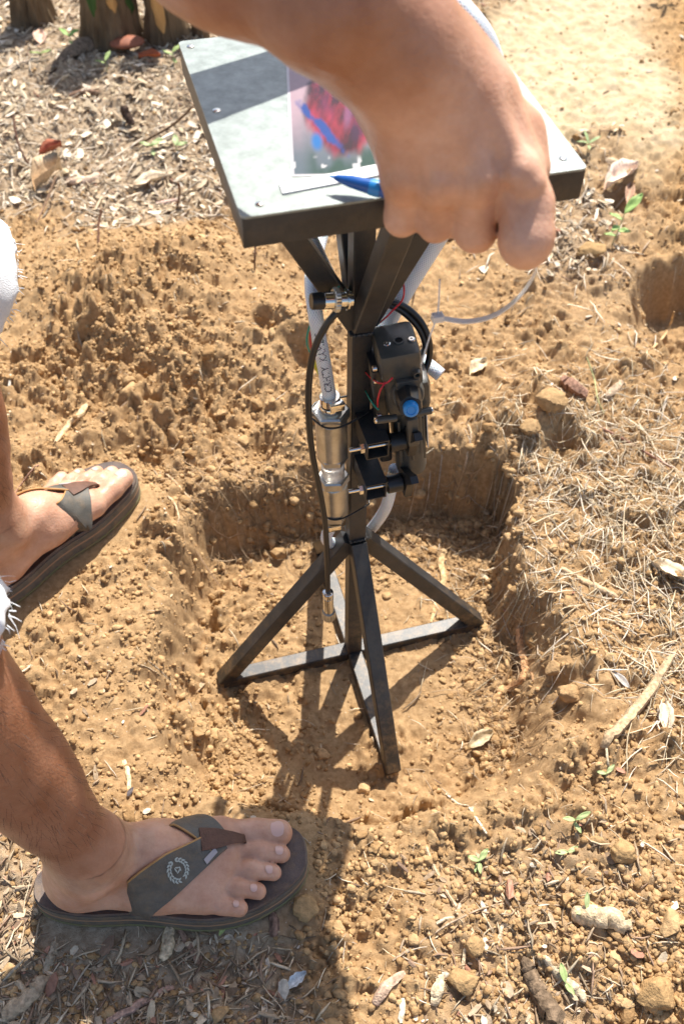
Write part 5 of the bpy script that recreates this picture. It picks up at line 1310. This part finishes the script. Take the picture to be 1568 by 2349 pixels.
stick([(1205, 2205), (1215, 2245), (1240, 2290), (1268, 2345)], [.0070, .0095, .0105, .0115], 'dark grey rotten stick at the bottom edge', (.20, .14, .09), 'stick', 'stick', n=12, rough=.07)
stick([(1245, 2195), (1275, 2235), (1310, 2265), (1340, 2300)], [.0035, .0060, .0065, .004], 'pale frayed wood strip right of the dark rotten stick', (.62, .50, .34), 'stick', 'stick')
stick([(975, 1945), (1000, 2005), (1040, 2075), (1085, 2140)], .0030, 'long straight pale twig crossing the lower ground', (.62, .46, .29))
stick([(900, 2205), (960, 2165), (1050, 2110), (1150, 2075), (1300, 2080)], .0017, 'thin grey twig arching under the long pale twig', (.42, .31, .21))
stick([(1145, 2045), (1180, 2095), (1215, 2120), (1280, 2115)], .0019, 'pale curved stem left of the fat root chunk', (.70, .52, .32))
stick([(1075, 1855), (1095, 1885), (1115, 1915)], .0023, 'short white twig right below the hole front', (.70, .60, .44))
stick([(1022, 1822), (1050, 1845), (1075, 1850)], .0016, 'tiny white twig at the front lip of the hole', (.70, .60, .44))
stick([(925, 2232), (880, 2270), (856, 2310)], [.0040, .0068, .0050], 'reddish wedge of bark at bottom centre', (.58, .40, .28), 'wood_chunk', 'wood')
stick([(1012, 2240), (1004, 2275), (995, 2310)], [.0035, .0072, .0040], 'pale oval husk left of the round dirt ball', (.70, .55, .36), 'wood_chunk', 'wood')
stick([(975, 2236), (1030, 2238)], .0038, 'short white peg above the oval husk', (.72, .64, .5), 'wood_chunk', 'wood')
stick([(922, 2292), (918, 2349)], .0038, 'white upright sliver at the very bottom', (.74, .66, .5))
stick([(1060, 2225), (1068, 2170), (1085, 2140)], .0021, 'pale twig leaning up from the round dirt ball', (.66, .52, .34))
stick([(1160, 2090), (1140, 2165), (1128, 2200)], .0024, 'pale twig above the dark rotten stick', (.68, .54, .36))
stick([(1000, 2120), (1035, 2105), (1110, 2100)], .0019, 'straw lying across the long straight twig', (.7, .58, .4))
stick([(110, 2240), (70, 2290), (10, 2340)], [.0065, .0085, .0090], 'thick pale stick in the bottom left corner', (.50, .38, .25), 'stick', 'stick', n=10)
stick([(128, 2165), (116, 2200), (104, 2235)], [.0045, .0055, .0040], 'flat pale wood strip above the corner stick', (.48, .38, .26), 'stick', 'stick')
stick([(40, 2255), (75, 2300)], .0048, 'small pale chip left of the thick corner stick', (.50, .40, .27), 'wood_chunk', 'wood')
stick([(392, 2120), (385, 2165), (378, 2205)], [.0045, .0072, .0055], 'sunlit pale wood piece below the near sandal', (.64, .50, .32), 'wood_chunk', 'wood')
stick([(625, 2098), (630, 2150)], [.0055, .0058], 'dark stub poking out from under the near sandal', (.24, .15, .11), 'stick', 'stick')
stick([(410, 2130), (445, 2190), (460, 2215)], [.0042, .0050, .0035], 'brown twig in shade below the near sandal', (.30, .19, .13))
stick([(88, 1990), (96, 2040), (112, 2090)], .0030, 'pinkish grey twig left of the near sandal heel', (.42, .29, .23))
stick([(30, 2045), (90, 2030), (150, 2010)], .0026, 'pale twig touching the near sandal heel', (.46, .36, .25))
stick([(285, 1745), (296, 1790), (296, 1830)], .0030, 'pale stick between the near ankle and the hole', (.70, .56, .34), hs=None)
stick([(245, 2349), (350, 2290), (400, 2265)], [.0040, .0048, .0035], 'pinkish twig at the bottom edge', (.50, .33, .25))
stick([(440, 248), (400, 285), (340, 320), (300, 338)], .0030, 'thin dark branch beside the left edge of the plate', (.20, .13, .08), 'branch', 'branch', hs=[.06, .03, .015, 0])
stick([(285, 250), (292, 270), (302, 290)], [.010, .011, .009], 'short charred stick standing in the litter', (.09, .06, .045), 'stick', 'stick', hs=[.03, .01, 0])
stick([(160, 225), (190, 218), (230, 215)], [.0060, .0085, .0050], 'dark brown bark strip in the far litter', (.24, .15, .10), 'wood_chunk', 'wood')
stick([(155, 420), (200, 420), (230, 405)], [.0070, .0100, .0070], 'pale curved root piece in the litter', (.62, .46, .34), 'root', 'root')
stick([(232, 480), (226, 520), (226, 560)], .0022, 'dark wiry stalk standing on the mound top', (.16, .08, .05), hs=[.05, .025, 0])
stick([(410, 420), (412, 445), (405, 485)], .0022, 'dark stalk standing near the plate corner', (.18, .10, .06), hs=[.05, .025, 0])
stick([(586, 560), (584, 590), (584, 622)], .0022, 'dark stalk standing under the plate corner', (.18, .10, .06), hs=[.045, .02, 0])
stick([(30, 265), (42, 330), (70, 385)], .0024, 'dark bent stalk at the far left', (.18, .10, .07), hs=[.07, .03, 0])
stick([(128, 405), (110, 455), (85, 510)], .0022, 'brown stalk below the red leaf', (.30, .19, .12), hs=[.04, .02, 0])
stick([(965, 560), (955, 640), (945, 700)], .0017, 'dark stalk rising behind the slanting hose', (.16, .1, .06), hs=[.06, .03, 0])
stick([(0, 175), (50, 150), (98, 135)], [.0055, .0065, .0050], 'grey stick right of the leftmost stump', (.50, .40, .30), 'stick', 'stick')
stick([(360, 470), (410, 462)], [.0048, .0055], 'pinkish stick on the litter edge beside the plate', (.60, .42, .34), 'stick', 'stick')
stick([(1000, 560), (1040, 545), (1075, 560)], [.0060, .0085, .0060], 'brown root stub behind the fist', (.30, .20, .13), 'wood_chunk', 'wood')
stick([(1495, 800), (1530, 760), (1545, 715)], .0024, 'pale bent root standing in the second hole', (.66, .46, .24), 'root', 'root', hs=[0, .02, .05])
stick([(1400, 2060), (1370, 2080), (1340, 2060)], .0018, 'orange root thread in the golden clods', (.62, .42, .2), 'root', 'root')

def clump(px, py, r, label, tint=(.42, .26, .10), sq=.8):
    p_ = hit(px, py); V0, F0 = ico(4); rn = RNG.uniform(0, 50)
    V = V0*(1+.30*(vnoise(V0[:, 0]*1.5+rn, V0[:, 1]*1.5+V0[:, 2]*1.9+rn, 3)-.5)+.22*(vnoise(V0[:, 0]*4+rn, V0[:, 1]*4+V0[:, 2]*5, 4)-.5)+.12*(vnoise(V0[:, 0]*10+rn, V0[:, 1]*10+V0[:, 2]*11, 5)-.5))[:, None]
    
    for _k in range(12):
        nn = unit(RNG.normal(size=3)); dd = RNG.uniform(.6, .92); V = V-np.maximum(V@nn-dd, 0)[:, None]*nn*.9
    V = V*(1+.10*(vnoise(V0[:, 0]*9+rn, V0[:, 1]*9+V0[:, 2]*11, 8)-.5)+.07*(vnoise(V0[:, 0]*22+rn, V0[:, 1]*22+V0[:, 2]*19, 9)-.5))[:, None]
    V = V*np.array([1.08, .95, sq])*r+p_+np.array([0, 0, r*sq*.55])
    c = np.array([.38, .245, .125])*.75+np.array(tint)*.25;  return tag(mk('dirt_clod', V, F0, M_CLOD, origin=p_, tint=np.broadcast_to(c, (len(V), 3))), label, 'dirt clod')
clump(1062, 2255, .0150, 'round dirt ball near the bottom edge')
clump(700, 2085, .0150, 'golden clod touching the toe of the near sandal', (.44, .28, .11), .7)
clump(1352, 580, .0235, 'big flat golden clod below the green sprout', (.50, .31, .11), .6)
clump(1085, 2175, .0115, 'golden clod above the round dirt ball')
clump(1500, 2290, .0220, 'big clod in the bottom right corner', (.48, .29, .10))
clump(1430, 1960, .0150, 'clod above the fat pale root chunk', (.46, .28, .10))
clump(1270, 1540, .0130, 'brownish clod on the right slope of the hole', (.40, .25, .12))
clump(1300, 1595, .0160, 'larger clod below the brownish one on the right slope', (.42, .26, .12))
clump(300, 880, .0120, 'clod on the flank of the left mound', (.44, .28, .12))
clump(1260, 925, .0230, 'crumbly lump above the right corner of the hole', (.44, .28, .12), .7)
clump(1215, 985, .0160, 'lump just below the crumbly one', (.42, .27, .12), .7)
clump(700, 1320, .0085, 'small lump in the shaded part of the hole floor')
clump(640, 1275, .0120, 'bigger lump at the foot of the back wall', (.40, .24, .1))

def leaf(px, py, L_, wd, ang, label, tint, curl=.35, tilt=(.1, .1), lift=.004, M=None, name='dry_leaf', cat='leaf', parent=None, base=None, lobes=0.):
    p_ = hit(px, py) if base is None else base; nu, nv_ = 13, 7; V = []
    rn = random.Random(int(px*3+py))
    for i in range(nu):
        u = i/(nu-1); w = wd*math.sin(math.pi*min(1, u*.97+.015))**.75*(1-.25*u)*(1+lobes*math.sin(u*21+rn.random()))
        for j in range(nv_):
            v = j/(nv_-1)*2-1
            z = curl*wd*(v*v)*.8-.5*curl*L_*(u-.5)**2*1.2+.10*wd*math.sin(u*9+v*3+px)*.6+.0008*(1-abs(v))
            x = (u-.5)*L_; y = v*w*.5
            V.append((x, y, z))
    V = np.array(V); c, s = math.cos(ang), math.sin(ang); V[:, 2] += V[:, 0]*tilt[0]+V[:, 1]*tilt[1]
    V = np.stack([V[:, 0]*c-V[:, 1]*s, V[:, 0]*s+V[:, 1]*c, V[:, 2]], 1)
    top = V+p_+(0, 0, lift-V[:, 2].min()*.6 if base is None else 0); bot = top-np.array([0, 0, .0005]); n1 = nu*nv_
    F = [(i*nv_+j, (i+1)*nv_+j, (i+1)*nv_+j+1, i*nv_+j+1) for i in range(nu-1) for j in range(nv_-1)]; F += [tuple(n1+q for q in f[::-1]) for f in F]
    for i in range(nu-1):
        for j, fl in ((0, 1), (nv_-1, 0)): a = i*nv_+j; F.append((a, a+nv_, n1+a+nv_, n1+a) if not fl else (a, n1+a, n1+a+nv_, a+nv_))
    vein = np.tile(np.abs(np.linspace(-1, 1, nv_)) < .1, nu); cc = np.array(tint)[None]*np.where(vein, 1.25, 1.0)[:, None]*np.array([[rn.uniform(.9, 1.1)] for _ in range(n1)])
    o_ = mk(name, np.concatenate([top, bot]), F, M or M_TINT, parent, origin=p_ if parent is None else None, tint=np.clip(np.concatenate([cc, cc]), 0, .95))
    if parent is None: tag(o_, label, cat)
    return o_
leaf(1100, 1705, .040, .020, .3, 'curled pale dead leaf on the hole floor', (.52, .42, .27), .6, (.1, .35), .006, lobes=.08)
leaf(1530, 1322, .062, .030, 2.4, 'large pale dead leaf near the right edge', (.66, .54, .38), .5, (.1, .2), .006, lobes=.1)
leaf(1520, 1650, .045, .022, 1.2, 'pale leaf scrap beside the weathered branch', (.64, .54, .40), .5, lobes=.1)
leaf(115, 425, .075, .045, .7, 'crumpled beige leaf in the litter', (.58, .43, .27), .9, (.2, .2), .012, lobes=.1)
leaf(120, 428+(-70), .050, .024, .4, 'curled red-brown leaf lying in the litter', (.34, .11, .06), .8, (.1, .2), .010)
leaf(345, 142, .050, .025, -.3, 'orange-brown leaf at the foot of the thick stump', (.42, .12, .05), .5, lift=.01)
leaf(95, 95, .055, .035, 1.5, 'pinkish leaf right of the leftmost stump', (.62, .42, .32), .4)
leaf(1420, 420, .095, .045, .4, 'pale pinkish leaf right of the plate corner', (.76, .60, .48), .6, lobes=.12, lift=.008)
leaf(1440, 452, .060, .022, 1.0, 'brown folded leaf under the pale pinkish one', (.44, .28, .19), .6)
leaf(20, 575, .05, .022, .1, 'tan leaf on the far left slope', (.60, .42, .22), .5)
leaf(545, 385+0, .03, .014, .1, 'small rusty leaf beside the plate edge', (.42, .20, .09), .5)
leaf(1095, 850, .040, .026, .5, 'cream leaf scrap right of the pump', (.66, .54, .36), .5, lobes=.1)
leaf(345, 425, .07, .03, .2, 'split pale leaf near the middle of the litter', (.70, .58, .42), .5, lobes=.12)
leaf(300, 2180-360+0, .012, .006, .8, 'tiny dark chip beside the near ankle', (.12, .10, .1), .2)
leaf(1420, 1565, .03, .012, 2., 'grey leaf strip by the branch', (.40, .36, .32), .4)
leaf(680, 2175+80, .026, .013, .4, 'crumpled white flake in the shade near the bottom', (.68, .70, .70), .9, lobes=.15)
leaf(515, 2155-25, .020, .007, .8, 'small yellow green leaf in the shade under the sandal', (.45, .50, .18), .4)

# green sprouts: stem and each leaf a part
def sprout(px, py, h_, label, leaves, tint=(.16, .36, .06), name='sprout', lean=(0, 0)):
    tint = tuple(.6*a+.4*b for a, b in zip(tint, (.36, .36, .18)))
    b_ = hit(px, py); e = empty(name, b_); tag(e, label, 'seedling')
    tip = b_+np.array([lean[0], lean[1], h_]); P = spline([b_-(0, 0, .003), (b_+tip)/2+np.array([.002, .001, 0]), tip], 6)
    mb = MB().loft(P, np.linspace(.0014, .0008, len(P)), n=7); mb.build('stem', M_LEAF, e, tint=np.broadcast_to((.42, .42, .22), (len(mb.v), 3)))
    for (f_, L_, wd, ang, tl_) in leaves:
        c = b_+(tip-b_)*f_; cc = c+np.array([math.cos(ang)*L_*.5, math.sin(ang)*L_*.5, tl_*L_*.5])
        leaf(px, py, L_, wd, ang, None, tint, .25, (tl_, .1), 0, M_LEAF, 'leaf', parent=e, base=cc)
sprout(1402, 562, .060, 'green sprout with oval leaves right of the plate', [(1, .040, .022, .4, .6), (.8, .026, .014, 2.4, .2), (.45, .024, .015, -.5, .1), (.3, .022, .012, 2.8, .1), (.6, .022, .016, 3.6, 0)], (.20, .40, .07), lean=(.016, .01))
sprout(1345, 348, .020, 'small pale sprout above the plate corner', [(1, .028, .008, .2, .3), (1, .028, .008, 1.6, .5), (1, .026, .008, 3.0, .2), (.8, .02, .007, 4.4, .1)], (.26, .40, .16))
sprout(1095, 1985, .014, 'faint green seedling below the hole front', [(1, .016, .008, .6, .3), (1, .014, .008, 2.6, .2), (.8, .014, .006, -1.8, 0), (.5, .012, .006, 4.0, 0)], (.34, .46, .18))
sprout(1312, 1895, .018, 'tall thin seedling right of the faint one', [(1, .018, .007, .1, .4), (1, .016, .007, 2.9, .3), (.6, .014, .006, -1.4, 0)], (.34, .46, .18))
sprout(1298, 1962, .010, 'tiny seedling under the tall thin one', [(1, .016, .007, 3.0, .1), (.8, .014, .006, .2, .1)], (.36, .46, .20))
sprout(1335, 2100, .022, 'seedling growing in front of the fat root chunk', [(1, .016, .007, 1.2, .4), (.7, .012, .006, 3.2, .2), (1, .013, .006, -1.1, 0)], (.36, .46, .20))
sprout(1290, 2262, .014, 'seedling beside the dark rotten stick', [(1, .018, .009, 1.5, .3), (.8, .014, .007, -1.2, 0)], (.32, .46, .16))
sprout(1385, 1785, .012, 'seedling near the lower end of the branch', [(1, .014, .006, .5, .3), (1, .012, .006, 2.8, .2)], (.36, .46, .20))
sprout(1530, 5, .05, 'green tuft at the top right corner', [(1, .05, .014, .3, .4), (1, .05, .014, 2.2, .4), (.9, .045, .012, 4.0, .2), (.7, .04, .012, 5.2, .2)], (.24, .40, .06))
sprout(163, 112, .030, 'bright green seedling in the far litter', [(1, .028, .014, .3, .3), (1, .026, .014, 2.3, .4), (.6, .022, .012, -1.2, 0)], (.16, .42, .04))
sprout(97, 140, .018, 'dull green seedling left of the bright one', [(1, .026, .010, .2, .1), (1, .024, .010, 2.9, .1)], (.24, .34, .08))
sprout(350, 355, .020, 'pale seedling by the charred stick', [(1, .028, .016, .4, .2), (1, .024, .014, 2.8, .2), (.5, .02, .01, -1.5, 0)], (.34, .46, .20))
sprout(405, 352, .018, 'pale seedling right of the charred stick', [(1, .026, .014, 1.4, .3), (1, .024, .013, -.2, .2)], (.36, .48, .22))
sprout(398, 150, .030, 'seedling between the stump and the plate', [(1, .026, .012, .4, .4), (.8, .022, .010, 2.6, .3), (.5, .02, .01, -1.3, 0)], (.28, .42, .12))
sprout(245, 165, .026, 'seedling at the left foot of the thick stump', [(1, .026, .011, .9, .4), (.8, .022, .010, 3.0, .3)], (.24, .38, .10))

# stumps at the far left
M_BARK = mat('stump_bark', (.10, .068, .04), rough=.9, base2=(.24, .165, .095), scale=26, bump=1.0, bscale=60, spec=.15, stretch=(1, 1, .28))
M_CUT = mat('peeled_wood', (.50, .26, .08), rough=.75, base2=(.66, .38, .14), scale=40, bump=.5, bscale=90, stretch=(1, 1, .3))
M_MOSS = mat('moss', (.06, .12, .03), rough=.95, bump=1, bscale=200)
def stump(px, py, r, h_, label, patch=None, moss=False, fungus=False, seed=0):
    b_ = uz(px, py, ZG); b_[2] = float(ground_z(b_[0], b_[1])); e = empty('tree_stump', b_); tag(e, label, 'tree stump')
    n, k = 96, 30; V = []
    def rad(th, t):
        f_ = 1+.035*math.sin(th*19+seed*3+3*math.sin(t*9))+.03*math.sin(th*29+t*11+seed)+.10*math.sin(th*3+seed)+.06*math.sin(th*5+seed*2+t*3)+.05*math.sin(th*11+seed+t*7)
        return r*f_*(1+.55*math.exp(-t*h_/.035)*(1+.35*math.sin(th*4+seed)))*(1-.08*t)
    for i in range(k):
        t = (i/(k-1))**1.4
        for j in range(n):
            th = 2*math.pi*j/n; q = rad(th, t); V.append(b_+np.array([q*math.cos(th), q*math.sin(th), -.02+t*(h_+.02)+(.006*math.sin(th*2+seed) if i == k-1 else 0)]))
    F = [(i*n+j, i*n+(j+1) % n, (i+1)*n+(j+1) % n, (i+1)*n+j) for i in range(k-1) for j in range(n)]
    V.append(b_+np.array([0, 0, h_-.004])); F += [((k-1)*n+j, (k-1)*n+(j+1) % n, len(V)-1) for j in range(n)]
    mk('trunk', V, F, M_BARK, e, auto=60)
    def skin(name, M, th0, th1, t0, t1, off):
        P = []; a_, b2 = 11, 9
        for i in range(a_):
            for j in range(b2):
                u, v = i/(a_-1), j/(b2-1); bul = min(1, 4*u*(1-u)+.0)*min(1, 4*v*(1-v)); wob = .12*math.sin(u*7+seed)
                th = th0+(th1-th0)*(.5+(v-.5)*(math.sqrt(max(0, 1-(2*u-1)**2))*.9+.1))+wob; t = t0+(t1-t0)*u
                q = rad(th, t)+(off if bul > 0 else -.004)*min(1, bul*2.5); P.append(b_+np.array([q*math.cos(th), q*math.sin(th), t*h_]))
        mk(name, P, [(i*b2+j, i*b2+j+1, (i+1)*b2+j+1, (i+1)*b2+j) for i in range(a_-1) for j in range(b2-1)], M, e)
    if patch:
        for p_ in patch: skin('peeled_patch', M_CUT, *p_, .002)
    if moss: skin('moss_patch', M_MOSS, -2.6, -1.9, .25, .95, .004); skin('moss_patch', M_MOSS, -.7, -.35, .2, .6, .004)
    if fungus:
        fc = b_+np.array([.03, -r*1.35, .018]); th = np.linspace(0, 2*math.pi, 24, endpoint=False); Vf = []
        for (s_, z) in ((0, 0), (.7, .001), (1, .006), (.95, .011), (.6, .017), (0, .019)):
            for a in th: Vf.append(fc+np.array([s_*.040*math.cos(a), s_*.026*math.sin(a), z]))
        Ff = [(i*24+j, i*24+(j+1) % 24, (i+1)*24+(j+1) % 24, (i+1)*24+j) for i in range(5) for j in range(24)]
        fo = mk('dry_leaf', Vf, Ff, mat('rust_brown', (.30, .10, .05), rough=.7, var=.3, scale=60), origin=fc); tag(fo, 'cupped rust brown leaf leaning on the thick stump', 'leaf')
    return e
stump(256, 92, .058, .30, 'thick bark-covered stump with orange peeled patch and moss', [(-1.75, -1.15, .28, .75)], True, True, 1)
stump(383, 92, .040, .26, 'thinner stump with long peeled patch beside the plate', [(-2.2, -1.5, .12, .8), (-1.0, -.6, .3, .7)], False, False, 2.4)
stump(78, 40, .042, .22, 'greyish short stump at the far left', [], False, False, 4.1)
stump(462, 85, .016, .20, 'slim stump half behind the plate corner', [(-1.9, -1.1, .2, .8)], False, False, 5.5)
stick([(210, 110), (160, 130), (105, 170)], [.020, .013, .007], 'knobbly surface root running from the thick stump', (.26, .19, .13), 'root', 'root', n=10)
leaf(262, 60, .02, .01, .2, 'small leaf stuck on the litter before the stump', (.3, .42, .1), .4)
